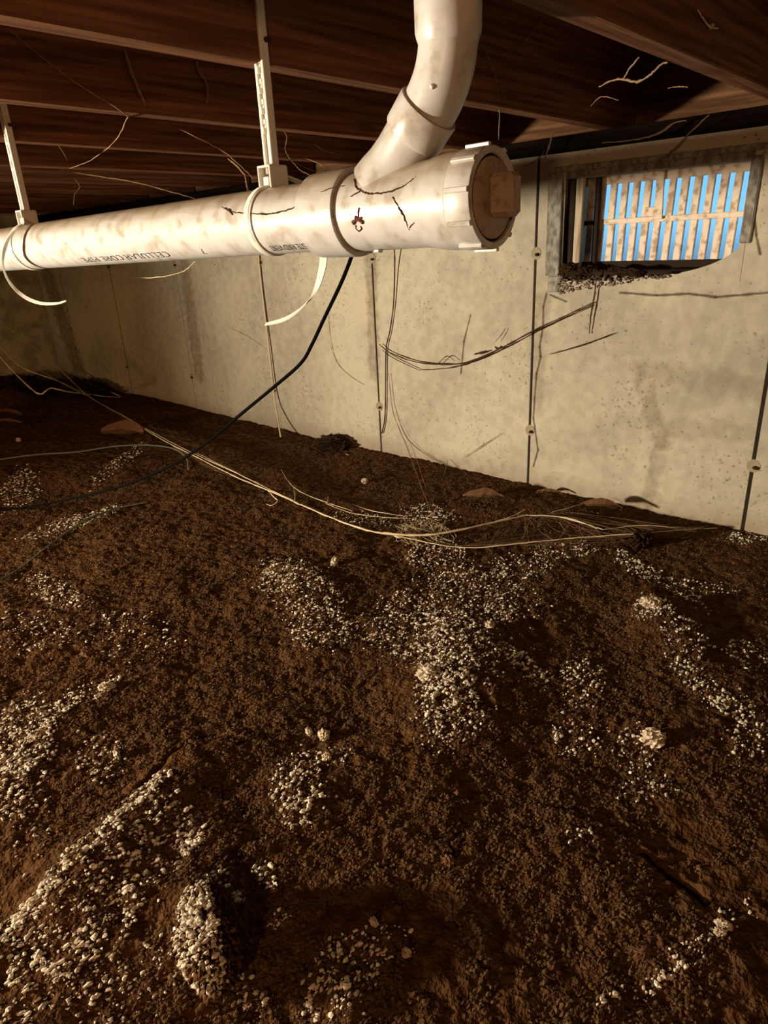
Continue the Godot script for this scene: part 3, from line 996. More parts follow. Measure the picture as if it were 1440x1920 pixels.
	for s in [["wall_left", Vector3(-4.45, 0.5, 0.65), Vector3(0.2, 1.5, 5.2), "dim concrete side wall at the far left end"], ["wall_right", Vector3(2.45, 0.5, 0.65), Vector3(0.2, 1.5, 5.2), "concrete side wall on the right, out of the picture"], ["wall_front", Vector3(-1, 0.5, 3.15), Vector3(7.1, 1.5, 0.2), "concrete wall behind the camera"]]:
		var st := begin()
		rbox(st, s[1], s[2], 0.004)
		tag(obj(s[0], st, M.concrete), s[3], "", "", "structure")
	var st2 := begin()
	rbox(st2, Vector3(-1, 1.2, 0.6), Vector3(7.1, 0.026, 5.3), 0.002)
	tag(obj("ceiling", st2, M.wood_along_wall), "dark wooden subfloor above the joists", "", "", "structure")
	st2 = begin()
	rbox(st2, Vector3(-1, 0.931, -1.87), Vector3(6.8, 0.041, 0.2), 0.002)
	tag(obj("trim_1", st2, M.dark_sill), "dark wooden sill plate on top of the concrete wall", "", "", "structure")
	st2 = begin()
	rbox(st2, Vector3(-1, 1.0695, -1.915), Vector3(6.8, 0.236, 0.038), 0.002)
	tag(obj("trim_2", st2, M.wood_along_wall), "wooden rim board closing the joist bays above the wall", "", "", "structure")
	window_vent()
	var jl := ["wooden joist nearest the vent, its pale underside crossing the upper right", "wooden joist that carries the larger hanger, just left of the white riser pipe", "wooden joist next left of the one with the larger hanger", "wooden joist that carries the small hanger at the left edge", "wooden joist just beyond the small left hanger, low in the dark"]
	for k in 16:
		var x := -0.456 - 0.397 * k
		if k < 5: joist([-0.456, -0.848, -1.25, -1.648, -2.054][k], jl[k])
		elif x > -4.3: joist(x, "dark wooden joist far back above the pipe, %s beyond the small left hanger" % ["second", "third", "fourth", "fifth", "sixth"][k - 5])
	for k in 6:
		joist(-0.05 + 0.406 * k, "wooden joist beyond the right picture edge, %s past the vent" % ["first", "second", "third", "fourth", "fifth", "sixth"][k])

	# ---- pipe work
	drain_pipe()
	var up3 := Vector3(0, 0.0135, 0)
	var c2 := along(-0.838)
	hanger("larger white plastic hanger with slotted rail, right of centre on the pipe", -0.838, -0.843, 1.16,
		[c2 + Vector3(0.004, 0.06, -0.01), c2 + Vector3(0.012, 0.057, -0.03), c2 + Vector3(0.045, 0.03, -0.062), Vector3(-0.819, 0.735, -0.765), Vector3(-0.823, 0.708, -0.77), Vector3(-0.831, 0.681, -0.77), Vector3(-0.845, 0.651, -0.765), Vector3(-0.874, 0.627, -0.76), Vector3(-0.913, 0.608, -0.755), Vector3(-0.961, 0.598, -0.75)],
		[Vector3(0.014, 0, 0), Vector3(0.014, 0, 0), Vector3(0.013, 0, -0.004), Vector3(0.012, 0, -0.004), Vector3(0.0125, 0.002, -0.004), Vector3(0.0125, 0.003, -0.004), Vector3(0.011, 0.006, -0.004), Vector3(0.007, 0.007, -0.004), Vector3(0.003, 0.007, -0.004), Vector3(0.001, 0.004, -0.003)])
	var c3 := along(-1.612)
	hanger("small white plastic hanger at the far left end of the pipe", -1.612, -1.629, 1.12,
		[c3 + Vector3(0.0, 0.058, 0.006), Vector3(-1.558, 0.787, -0.622), Vector3(-1.55, 0.775, -0.595), Vector3(-1.555, 0.748, -0.575), Vector3(-1.575, 0.715, -0.57), Vector3(-1.564, 0.681, -0.57), Vector3(-1.511, 0.654, -0.57), Vector3(-1.44, 0.641, -0.57), Vector3(-1.362, 0.641, -0.57), Vector3(-1.313, 0.647, -0.57)],
		[Vector3(0.014, 0, 0), Vector3(0.013, 0, 0.004), Vector3(0.01, 0, 0.008), Vector3(0.008, 0.0, 0.01), Vector3(0.011, 0.0, 0.007), Vector3(0.011, -0.004, 0.006), Vector3(0.006, -0.005, 0.006), Vector3(0.002, -0.004, 0.005), Vector3(0.001, -0.003, 0.003), Vector3(0.0005, -0.001, 0.0015)])
	st2 = begin()
	tube(st2, spline([Vector3(-0.721, 0.732, -0.745), Vector3(-0.734, 0.704, -0.742), Vector3(-0.752, 0.668, -0.735), Vector3(-0.792, 0.613, -0.73), Vector3(-0.817, 0.576, -0.725), Vector3(-0.844, 0.544, -0.72), Vector3(-0.911, 0.499, -0.71), Vector3(-0.992, 0.446, -0.695), Vector3(-1.084, 0.386, -0.68), Vector3(-1.187, 0.33, -0.665), Vector3(-1.303, 0.28, -0.65), Vector3(-1.474, 0.218, -0.64), Vector3(-1.736, 0.138, -0.625), Vector3(-2.094, 0.036, -0.615), Vector3(-2.24, 0.012, -0.59), Vector3(-2.6, 0.02, -0.4)], 8), 0.0029, 10)
	tag(obj("cable", st2, M.cable), "thin black cable hanging from the pipe down to the soil at the left", "cable")
	st2 = begin()
	tube(st2, spline([Vector3(-2.229, 0.712, -1.742), Vector3(-2.231, 0.575, -1.742), Vector3(-2.222, 0.371, -1.738), Vector3(-2.211, 0.157, -1.73), Vector3(-2.165, 0.068, -1.7), Vector3(-2.1, 0.012, -1.653)], 6), 0.0036, 7, 0.06)
	tag(obj("pale_rod", st2, M.rod), "thin pale rod leaning upright against the concrete wall", "rod")
	st2 = begin()
	tube(st2, spline([Vector3(-1.511, 0.706, -1.72), Vector3(-1.525, 0.645, -1.735), Vector3(-1.543, 0.529, -1.742), Vector3(-1.564, 0.442, -1.742), Vector3(-1.586, 0.378, -1.743), Vector3(-1.596, 0.258, -1.743), Vector3(-1.606, 0.142, -1.743), Vector3(-1.625, 0.076, -1.743)], 6), 0.0022, 6, 0.15)
	tag(obj("dusty_string", st2, M.web_dark), "thin dusty brown string hanging down the wall below the branch fitting", "string")
	st2 = begin()
	var tw := [Vector3(-2.697, 0, -0.719), Vector3(-2.72, 0, -0.801), Vector3(-2.657, 0, -0.914), Vector3(-2.581, 0, -1.045), Vector3(-2.522, 0, -1.169), Vector3(-2.436, 0, -1.259), Vector3(-2.331, 0, -1.302), Vector3(-2.19, 0, -1.272), Vector3(-2.081, 0, -1.209)]
	for i in tw.size(): tw[i] = on_soil(tw[i], 0.006)
	tube(st2, spline(tw, 6), 0.0032, 7, 0.1)
	tag(obj("grey_cord", st2, M.twine), "grey-green cord lying on the soil, looping under the black cable", "cord")
	st2 = begin()
	tw = [Vector3(-1.666, 0, -0.387), Vector3(-1.739, 0, -0.5), Vector3(-1.79, 0, -0.589), Vector3(-1.852, 0, -0.675), Vector3(-1.893, 0, -0.765), Vector3(-1.901, 0, -0.853), Vector3(-1.889, 0, -0.927)]
	for i in tw.size(): tw[i] = on_soil(tw[i], 0.005)
	tube(st2, spline(tw, 6), 0.0024, 7, 0.1)
	tag(obj("grey_cord", st2, M.twine), "grey-green cord on the soil at the left, below the black cable", "cord")

	cobwebs()
	litter()
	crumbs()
	work_lamp(lamp_at, beam_dir)
	added_bulb(added_fill_at)

func work_lamp(at: Vector3, dir: Vector3) -> void:
	var o := thing("work_lamp", "small work lamp on a stand, lighting the wall from the left, outside the picture", "lamp")
	var bs := Basis.looking_at(dir)
	var head := mat(Color(0.1, 0.1, 0.1), 0.5, 0.4)
	var glow := mat(Color(1, 1, 1), 0.4, 0.4)
	glow.emission_enabled = true
	glow.emission = Color(1.0, 0.9, 0.74)
	glow.emission_energy_multiplier = 4.0
	var st := begin()
	lathe(st, at - dir * 0.07, dir, [Vector2(0.0, 0.0), Vector2(0.0, 0.07), Vector2(0.05, 0.086), Vector2(0.066, 0.098), Vector2(0.066, 0.09), Vector2(0.05, 0.086)], 28, false)
	obj("housing", st, head, o)
	st = begin()
	lathe(st, at - dir * 0.012, dir, [Vector2(0.0, 0.088), Vector2(0.003, 0.08), Vector2(0.004, 0.0)], 28, false)
	obj("lens", st, glow, o)
	var foot := soil_height(at.x, at.z)
	st = begin()
	tube(st, PackedVector3Array([Vector3(at.x, foot + 0.1, at.z) - dir * 0.05, at - dir * 0.05 + Vector3(0, -0.03, 0)]), 0.009, 10)
	obj("pole", st, head, o)
	for k in 3:
		var a := TAU * k / 3.0
		st = begin()
		tube(st, PackedVector3Array([Vector3(at.x, foot + 0.11, at.z) - dir * 0.05, Vector3(at.x + cos(a) * 0.16, foot + 0.005, at.z + sin(a) * 0.16) - dir * 0.05]), 0.007, 8)
		obj("leg", st, head, o)

func added_bulb(at: Vector3) -> void:  # added fill source, lifts the faces the work lamp misses
	var o := thing("added_fill_bulb", "added fill lamp on a cord behind the camera, put in to brighten the shade", "light bulb")
	var glow := mat(Color(1, 1, 1), 0.4, 0.4)
	glow.emission_enabled = true
	glow.emission = Color(1.0, 0.72, 0.46)
	glow.emission_energy_multiplier = 2.0
	var st := begin()
	lathe(st, at, Vector3.UP, [Vector2(-0.03, 0.0), Vector2(-0.028, 0.01), Vector2(-0.02, 0.021), Vector2(-0.008, 0.028), Vector2(0.006, 0.028), Vector2(0.022, 0.02), Vector2(0.036, 0.0135), Vector2(0.04, 0.013)], 28, false)
	obj("glass", st, glow, o)
	st = begin()
	lathe(st, at, Vector3.UP, [Vector2(0.038, 0.0), Vector2(0.038, 0.015), Vector2(0.06, 0.016), Vector2(0.066, 0.006), Vector2(0.34, 0.003)], 20, false)
	obj("holder", st, M.cable, o)

func cobwebs() -> void:
	# the long web rope over the soil
	cobweb("cobweb_rope", "long pale dusty cobweb rope sagging over the soil from the far left corner", M.web, [
		[[Vector3(-4.3, 0.413, -1.453), Vector3(-4.007, 0.281, -1.5), Vector3(-3.545, 0.176, -1.45), Vector3(-3.506, 0.05, -1.53), Vector3(-2.818, 0.05, -1.384), Vector3(-2.383, 0.05, -1.285), Vector3(-2.043, 0.045, -1.23), Vector3(-1.769, 0.04, -1.189), Vector3(-1.59, 0.035, -1.176), Vector3(-1.428, 0.03, -1.163), Vector3(-1.277, 0.028, -1.148), Vector3(-1.152, 0.026, -1.144), Vector3(-1.077, 0.026, -1.164), Vector3(-0.995, 0.026, -1.216), Vector3(-0.945, 0.028, -1.284), Vector3(-0.902, 0.03, -1.365), Vector3(-0.857, 0.03, -1.461)], 0.0023],
		[[Vector3(-1.424, 0.032, -1.16), Vector3(-1.274, 0.03, -1.144), Vector3(-1.149, 0.028, -1.141), Vector3(-1.072, 0.028, -1.159), Vector3(-0.99, 0.028, -1.209), Vector3(-0.94, 0.03, -1.277), Vector3(-0.898, 0.032, -1.358), Vector3(-0.852, 0.032, -1.453)], 0.0034],
		[[Vector3(-2.997, 0.05, -1.427), Vector3(-2.406, 0.052, -1.298), Vector3(-2.011, 0.05, -1.231), Vector3(-1.715, 0.046, -1.192), Vector3(-1.525, 0.04, -1.166), Vector3(-1.413, 0.034, -1.151)], 0.0014],
		[[Vector3(-2.074, 0.05, -1.251), Vector3(-1.804, 0.055, -1.196), Vector3(-1.567, 0.05, -1.16), Vector3(-1.44, 0.04, -1.155)], 0.0012],
		[[Vector3(-0.857, 0.03, -1.461), Vector3(-0.785, 0.035, -1.488), Vector3(-0.711, 0.035, -1.489), Vector3(-0.653, 0.03, -1.489)], 0.0016],
		[[Vector3(-0.902, 0.03, -1.365), Vector3(-0.868, 0.04, -1.414), Vector3(-0.853, 0.05, -1.454)], 0.0012]])
	cobweb("cobweb", "pale kinked cobweb strand from the left edge to the dark heap in the corner", M.web, [
		[[Vector3(-3.214, 0.362, -1.05), Vector3(-3.132, 0.268, -1.08), Vector3(-2.991, 0.196, -1.1), Vector3(-2.98, 0.211, -1.15), Vector3(-3.044, 0.17, -1.25), Vector3(-3.507, 0.05, -1.56)], 0.0042],
		[[Vector3(-3.334, 0.393, -1.1), Vector3(-3.249, 0.28, -1.15), Vector3(-3.132, 0.209, -1.25), Vector3(-3.492, 0.05, -1.538)], 0.0024],
		[[Vector3(-4.007, 0.158, -1.5), Vector3(-3.709, 0.115, -1.48), Vector3(-3.534, 0.05, -1.529)], 0.0017],
		[[Vector3(-4.247, 0.273, -1.64), Vector3(-3.968, 0.145, -1.6), Vector3(-3.52, 0.05, -1.537)], 0.0017],
		[[Vector3(-3.65, 0.05, -1.555), Vector3(-3.451, 0.05, -1.562), Vector3(-3.353, 0.04, -1.626)], 0.002],
		[[Vector3(-3.703, 0.05, -1.686), Vector3(-3.451, 0.045, -1.648), Vector3(-3.383, 0.035, -1.65)], 0.0024]])
	cobweb("cobweb", "upright cobweb strands rising from the rope to the dark clump at the wall foot", M.web, [
		[[Vector3(-1.356, 0.03, -1.209), Vector3(-1.655, -0.05, -1.5), Vector3(-1.75, -0.031, -1.62), Vector3(-1.802, -0.019, -1.7)], 0.0018],
		[[Vector3(-1.801, -0.015, -1.7), Vector3(-1.707, -0.001, -1.65), Vector3(-1.625, -0.023, -1.6), Vector3(-1.436, 0.012, -1.438)], 0.0014],
		[[Vector3(-1.997, 0.001, -1.7), Vector3(-1.932, -0.021, -1.62), Vector3(-1.917, -0.061, -1.58), Vector3(-1.678, 0.01, -1.356)], 0.0012],
		[[Vector3(-1.747, 0.02, -1.362), Vector3(-1.577, 0.03, -1.261), Vector3(-1.449, 0.03, -1.224), Vector3(-1.277, 0.02, -1.23)], 0.0013],
		[[Vector3(-1.334, 0.01, -1.287), Vector3(-1.236, 0.015, -1.274), Vector3(-1.141, 0.012, -1.302)], 0.0012],
		[[Vector3(-1.373, 0.025, -1.218), Vector3(-1.266, 0.02, -1.218), Vector3(-1.179, 0.015, -1.256), Vector3(-1.119, 0.012, -1.299)], 0.0012],
		[[Vector3(-1.555, 0.03, -1.253), Vector3(-1.495, 0.025, -1.207), Vector3(-1.473, 0.02, -1.185)], 0.001]])
	cobweb("cobweb", "short curled cobweb stub hooked in front of the long rope", M.web, [
		[[Vector3(-1.602, 0.03, -1.185), Vector3(-1.551, 0.025, -1.168), Vector3(-1.515, 0.02, -1.155), Vector3(-1.52, 0.012, -1.133), Vector3(-1.546, 0.01, -1.138)], 0.0018]])
	cobweb("cobweb", "straight cobweb line with a dusty lower edge, running right to the wall foot", M.web, [
		[[Vector3(-1.066, 0.02, -1.172), Vector3(-1.013, 0.014, -1.194), Vector3(-0.927, 0.012, -1.215), Vector3(-0.86, 0.012, -1.256), Vector3(-0.768, 0.016, -1.352), Vector3(-0.674, 0.02, -1.446), Vector3(-0.578, 0.022, -1.538), Vector3(-0.496, 0.02, -1.632), Vector3(-0.446, 0.014, -1.697)], 0.0018],
		[[Vector3(-1.081, 0.02, -1.179), Vector3(-1.057, 0.016, -1.174), Vector3(-1.046, 0.016, -1.19)], 0.0022],
		[[Vector3(-0.653, 0.03, -1.489), Vector3(-0.591, 0.03, -1.568), Vector3(-0.52, 0.02, -1.627)], 0.0014],
		[[Vector3(-0.857, 0.03, -1.461), Vector3(-0.754, 0.04, -1.486), Vector3(-0.665, 0.03, -1.485)], 0.0012],
		[[Vector3(-0.825, 0.02, -1.532), Vector3(-0.782, 0.03, -1.599), Vector3(-0.769, 0.022, -1.7)], 0.0012]])
	web_sheet("fine dusty cobweb sheet spread over the soil at the right wall foot", M.web_brown, [Vector3(-0.857, 0.03, -1.461), Vector3(-0.783, 0.03, -1.541), Vector3(-0.695, 0.02, -1.611), Vector3(-0.547, 0.02, -1.628), Vector3(-0.468, 0.02, -1.664)], [Vector3(-0.906, 0.012, -1.231), Vector3(-0.816, 0.014, -1.307), Vector3(-0.713, 0.018, -1.411), Vector3(-0.598, 0.022, -1.52), Vector3(-0.485, 0.02, -1.64)], 170, 0.0008, 0.03)
	web_sheet("fine cobweb veil beside the long rope under the black cable", M.web_brown, [Vector3(-3.123, 0.05, -1.439), Vector3(-2.594, 0.045, -1.334), Vector3(-2.238, 0.04, -1.264), Vector3(-1.902, 0.04, -1.198)], [Vector3(-2.781, 0.06, -1.417), Vector3(-2.324, 0.06, -1.344), Vector3(-1.883, 0.05, -1.23), Vector3(-1.551, 0.04, -1.187)], 50, 0.0005, 0.03)
	web_sheet("tangled cobweb bits on the soil below the middle of the long rope", M.web, [Vector3(-1.11, 0.02, -1.223), Vector3(-1.076, 0.02, -1.293), Vector3(-1.007, 0.02, -1.297)], [Vector3(-1.087, 0.012, -1.154), Vector3(-0.998, 0.01, -1.176), Vector3(-0.937, 0.01, -1.249)], 46, 0.0006, 0.03)
	# on the lit wall
	cobweb("cobweb", "dark dusty cobweb twig strung across the wall to below the vent", M.web_dark, [
		[[Vector3(-1.61, 0.396, -1.735), Vector3(-1.565, 0.372, -1.735), Vector3(-1.466, 0.351, -1.73), Vector3(-1.365, 0.347, -1.73), Vector3(-1.249, 0.36, -1.73), Vector3(-1.132, 0.405, -1.73), Vector3(-1.009, 0.468, -1.73), Vector3(-0.915, 0.511, -1.735), Vector3(-0.839, 0.548, -1.74)], 0.0026],
		[[Vector3(-1.437, 0.321, -1.735), Vector3(-1.315, 0.338, -1.735), Vector3(-1.212, 0.369, -1.735), Vector3(-1.099, 0.421, -1.735), Vector3(-1.011, 0.465, -1.735), Vector3(-0.842, 0.54, -1.74)], 0.0019],
		[[Vector3(-1.599, 0.379, -1.735), Vector3(-1.553, 0.355, -1.735), Vector3(-1.437, 0.321, -1.735)], 0.0016],
		[[Vector3(-1.354, 0.347, -1.73), Vector3(-1.315, 0.376, -1.73), Vector3(-1.284, 0.363, -1.73)], 0.0014],
		[[Vector3(-1.209, 0.389, -1.73), Vector3(-1.189, 0.395, -1.73), Vector3(-1.166, 0.402, -1.73)], 0.0034],
		[[Vector3(-1.136, 0.416, -1.73), Vector3(-1.125, 0.411, -1.73), Vector3(-1.114, 0.417, -1.73)], 0.0038],
		[[Vector3(-1.136, 0.429, -1.73), Vector3(-1.118, 0.451, -1.735), Vector3(-1.107, 0.469, -1.74)], 0.001]])
	cobweb("cobweb", "short dark cobweb hanging straight down under the left end of the vent", M.web_dark, [
		[[Vector3(-0.836, 0.629, -1.74), Vector3(-0.835, 0.57, -1.738), Vector3(-0.842, 0.516, -1.738), Vector3(-0.845, 0.467, -1.742)], 0.0024]])
	cobweb("cobweb", "faint slanting cobweb line on the wall below the hanging one", M.web_dark, [
		[[Vector3(-0.962, 0.404, -1.742), Vector3(-0.865, 0.435, -1.74), Vector3(-0.771, 0.472, -1.742)], 0.0014]])
	cobweb("cobweb", "crossed brown cobweb threads from the wall down to the soil at centre", M.web_brown, [
		[[Vector3(-1.576, 0.298, -1.74), Vector3(-1.559, 0.165, -1.735), Vector3(-1.49, 0.057, -1.72), Vector3(-1.296, 0.016, -1.55), Vector3(-1.035, 0.01, -1.306)], 0.0016],
		[[Vector3(-1.542, 0.141, -1.74), Vector3(-1.45, 0.047, -1.71), Vector3(-1.224, 0.011, -1.5), Vector3(-1.061, 0.01, -1.332)], 0.001],
		[[Vector3(-1.324, 0.029, -1.74), Vector3(-1.281, 0.006, -1.66), Vector3(-1.193, 0, -1.5), Vector3(-1.131, 0.01, -1.404)], 0.0014],
		[[Vector3(-1.259, 0.047, -1.742), Vector3(-1.184, 0.101, -1.74), Vector3(-1.116, 0.151, -1.742)], 0.0011]])
	cobweb("cobweb", "pale wavy cobweb on the wall behind the black cable", M.web, [
		[[Vector3(-1.869, 0.504, -1.742), Vector3(-1.865, 0.39, -1.742), Vector3(-1.839, 0.314, -1.742), Vector3(-1.774, 0.269, -1.742), Vector3(-1.708, 0.244, -1.742)], 0.0016],
		[[Vector3(-2.482, 0.412, -1.742), Vector3(-2.358, 0.38, -1.742), Vector3(-2.25, 0.337, -1.742)], 0.001],
		[[Vector3(-2.837, 0.392, -1.742), Vector3(-2.763, 0.391, -1.742)], 0.0016]])
	cobweb("cobweb", "drooping pale cobweb just under the left half of the pipe", M.web, [
		[[Vector3(-1.424, 0.701, -0.66), Vector3(-1.446, 0.692, -0.72), Vector3(-1.5, 0.676, -0.8), Vector3(-1.473, 0.67, -0.85), Vector3(-1.28, 0.683, -0.8), Vector3(-1.104, 0.704, -0.72)], 0.0009]])
	# under the joists
	cobweb("cobweb", "long cobweb slanting across the second joist from the left edge to the third", M.web_faint, [
		[[Vector3(-1.226, 1.047, -0.53), Vector3(-1.226, 1.031, -0.552), Vector3(-1.226, 1.007, -0.587), Vector3(-1.226, 0.982, -0.629), Vector3(-1.226, 0.949, -0.7), Vector3(-1.3, 0.951, -0.744), Vector3(-1.5, 0.945, -0.824), Vector3(-1.64, 0.924, -0.835), Vector3(-1.8, 0.923, -0.857)], 0.0012]])
	cobweb("cobweb", "pale cobweb wisp on the joist face, left of two", M.web_faint, [[[Vector3(-1.226, 1.045, -0.721), Vector3(-1.226, 1.015, -0.726), Vector3(-1.226, 0.984, -0.737), Vector3(-1.226, 0.964, -0.745)], 0.003]])
	cobweb("cobweb", "pale crooked cobweb wisp on the joist face, beside the larger hanger", M.web_faint, [[[Vector3(-1.226, 1.046, -0.863), Vector3(-1.226, 1.03, -0.867), Vector3(-1.226, 1.011, -0.88), Vector3(-1.226, 0.981, -0.875)], 0.0034]])
	cobweb("cobweb", "cobweb strand in the dark gap above the left half of the pipe", M.web_brown, [
		[[Vector3(-2.3, 0.976, -1.074), Vector3(-2.3, 0.967, -1.127), Vector3(-2.2, 0.947, -1.161), Vector3(-2.1, 0.926, -1.201), Vector3(-2, 0.897, -1.237), Vector3(-1.8, 0.86, -1.203)], 0.0022],
		[[Vector3(-2, 0.897, -1.233), Vector3(-2, 0.907, -1.266), Vector3(-2, 0.906, -1.328)], 0.0014],
		[[Vector3(-2.3, 0.951, -1.106), Vector3(-2.3, 0.929, -1.118), Vector3(-2.3, 0.905, -1.096), Vector3(-2.3, 0.875, -1.086)], 0.0016],
		[[Vector3(-2.02, 1.037, -0.924), Vector3(-2.02, 0.988, -0.953), Vector3(-2.04, 0.965, -0.972)], 0.0012]])
	cobweb("cobweb", "cobweb strands hanging left of the larger hanger above the pipe", M.web_brown, [
		[[Vector3(-1.62, 1.007, -1.043), Vector3(-1.55, 0.973, -1.066), Vector3(-1.5, 0.939, -1.102), Vector3(-1.4, 0.899, -1.069), Vector3(-1.3, 0.862, -1.024)], 0.0014],
		[[Vector3(-1.4, 0.911, -1.038), Vector3(-1.35, 0.89, -1.023), Vector3(-1.3, 0.866, -1.006)], 0.0026],
		[[Vector3(-1.3, 0.868, -1.004), Vector3(-1.25, 0.846, -0.967), Vector3(-1.2, 0.828, -0.93)], 0.0038]])
	cobweb("cobweb", "tangled cobweb in the dark between the larger hanger and the branch", M.web_brown, [
		[[Vector3(-1.3, 0.965, -1.113), Vector3(-1.3, 0.95, -1.131), Vector3(-1.3, 0.923, -1.123), Vector3(-1.25, 0.896, -1.092)], 0.0014],
		[[Vector3(-1.25, 0.895, -1.085), Vector3(-1.25, 0.9, -1.14), Vector3(-1.2, 0.877, -1.147), Vector3(-1.15, 0.855, -1.082)], 0.0011],
		[[Vector3(-1.2, 0.884, -1.055), Vector3(-1.2, 0.871, -1.115), Vector3(-1.2, 0.875, -1.163)], 0.0009],
		[[Vector3(-1.25, 0.896, -1.092), Vector3(-1.15, 0.863, -1.031), Vector3(-1.1, 0.847, -1.02)], 0.0009],
		[[Vector3(-1.3, 0.939, -1.214), Vector3(-1.3, 0.925, -1.25), Vector3(-1.3, 0.921, -1.299)], 0.0008]])
	cobweb("cobweb", "pale forked cobweb hanging in the black bay right of the riser", M.web_faint, [
		[[Vector3(-0.643, 0.958, -1.3), Vector3(-0.621, 0.964, -1.3), Vector3(-0.599, 0.963, -1.3), Vector3(-0.573, 0.955, -1.3), Vector3(-0.552, 0.961, -1.3), Vector3(-0.535, 0.973, -1.3), Vector3(-0.523, 0.975, -1.3)], 0.0022],
		[[Vector3(-0.597, 0.963, -1.3), Vector3(-0.589, 0.976, -1.3), Vector3(-0.573, 0.991, -1.3)], 0.002],
		[[Vector3(-0.682, 0.938, -1.35), Vector3(-0.661, 0.951, -1.35), Vector3(-0.627, 0.94, -1.35)], 0.0009],
		[[Vector3(-0.559, 0.954, -1.4), Vector3(-0.537, 0.953, -1.4), Vector3(-0.523, 0.95, -1.4)], 0.001]])
	cobweb("cobweb", "cobweb strands sweeping along the top of the wall over the vent", M.web_brown, [
		[[Vector3(-0.832, 0.917, -1.72), Vector3(-0.753, 0.914, -1.72), Vector3(-0.698, 0.921, -1.72), Vector3(-0.667, 0.936, -1.72), Vector3(-0.638, 0.938, -1.72)], 0.0022],
		[[Vector3(-0.717, 0.914, -1.71), Vector3(-0.688, 0.921, -1.71), Vector3(-0.667, 0.931, -1.71)], 0.0026],
		[[Vector3(-0.698, 0.861, -1.72), Vector3(-0.658, 0.884, -1.72), Vector3(-0.626, 0.914, -1.72), Vector3(-0.584, 0.94, -1.7)], 0.0022],
		[[Vector3(-0.995, 0.897, -1.73), Vector3(-0.975, 0.925, -1.72), Vector3(-0.955, 0.953, -1.7)], 0.0028],
		[[Vector3(-0.993, 0.919, -1.73), Vector3(-1.013, 0.903, -1.735), Vector3(-1.056, 0.889, -1.74)], 0.0014]])
	cobweb("cobweb", "hanging cobweb thread between the riser and the clean-out, on the joist face", M.web_faint, [
		[[Vector3(-0.822, 1.043, -1.198), Vector3(-0.822, 1.017, -1.221), Vector3(-0.822, 0.996, -1.242), Vector3(-0.822, 0.967, -1.25), Vector3(-0.851, 0.944, -1.3), Vector3(-0.852, 0.9, -1.3)], 0.0012],
		[[Vector3(-0.822, 1.046, -1.311), Vector3(-0.822, 1.069, -1.342), Vector3(-0.822, 1.095, -1.38), Vector3(-0.822, 1.114, -1.409)], 0.0016]])
	cobweb("cobweb", "small pale cobweb knot on the dark joist side in the top right corner", M.web, [
		[[Vector3(-0.43, 1.003, -1.158), Vector3(-0.43, 0.995, -1.191), Vector3(-0.43, 0.992, -1.217), Vector3(-0.43, 0.995, -1.247)], 0.0016],
		[[Vector3(-0.43, 0.99, -1.213), Vector3(-0.43, 0.993, -1.219), Vector3(-0.43, 0.996, -1.225)], 0.0036]])
	# on the pipe itself
	cobweb("cobweb", "fine dark cobweb hair lying along the pipe by the larger hanger", M.web_dark, [
		[[Vector3(-0.9, 0.779, -0.645), Vector3(-0.875, 0.771, -0.642), Vector3(-0.829, 0.766, -0.642), Vector3(-0.791, 0.763, -0.64), Vector3(-0.753, 0.766, -0.645), Vector3(-0.719, 0.775, -0.65), Vector3(-0.683, 0.783, -0.645), Vector3(-0.659, 0.786, -0.648)], 0.0008],
		[[Vector3(-0.893, 0.777, -0.644), Vector3(-0.879, 0.773, -0.643), Vector3(-0.87, 0.767, -0.641)], 0.0017]])
	cobweb("cobweb", "fine dark cobweb hair around the foot of the branch on the white fitting", M.web_dark, [
		[[Vector3(-0.643, 0.794, -0.662), Vector3(-0.633, 0.784, -0.654), Vector3(-0.623, 0.779, -0.652), Vector3(-0.61, 0.775, -0.651), Vector3(-0.595, 0.774, -0.651), Vector3(-0.573, 0.775, -0.652), Vector3(-0.555, 0.78, -0.655), Vector3(-0.541, 0.788, -0.66)], 0.001],
		[[Vector3(-0.623, 0.779, -0.652), Vector3(-0.629, 0.777, -0.651), Vector3(-0.637, 0.774, -0.649)], 0.0009],
		[[Vector3(-0.572, 0.769, -0.65), Vector3(-0.563, 0.758, -0.65), Vector3(-0.556, 0.747, -0.651), Vector3(-0.554, 0.732, -0.659)], 0.0009],
		[[Vector3(-0.552, 0.734, -0.657), Vector3(-0.546, 0.738, -0.655), Vector3(-0.536, 0.74, -0.655)], 0.0007]])

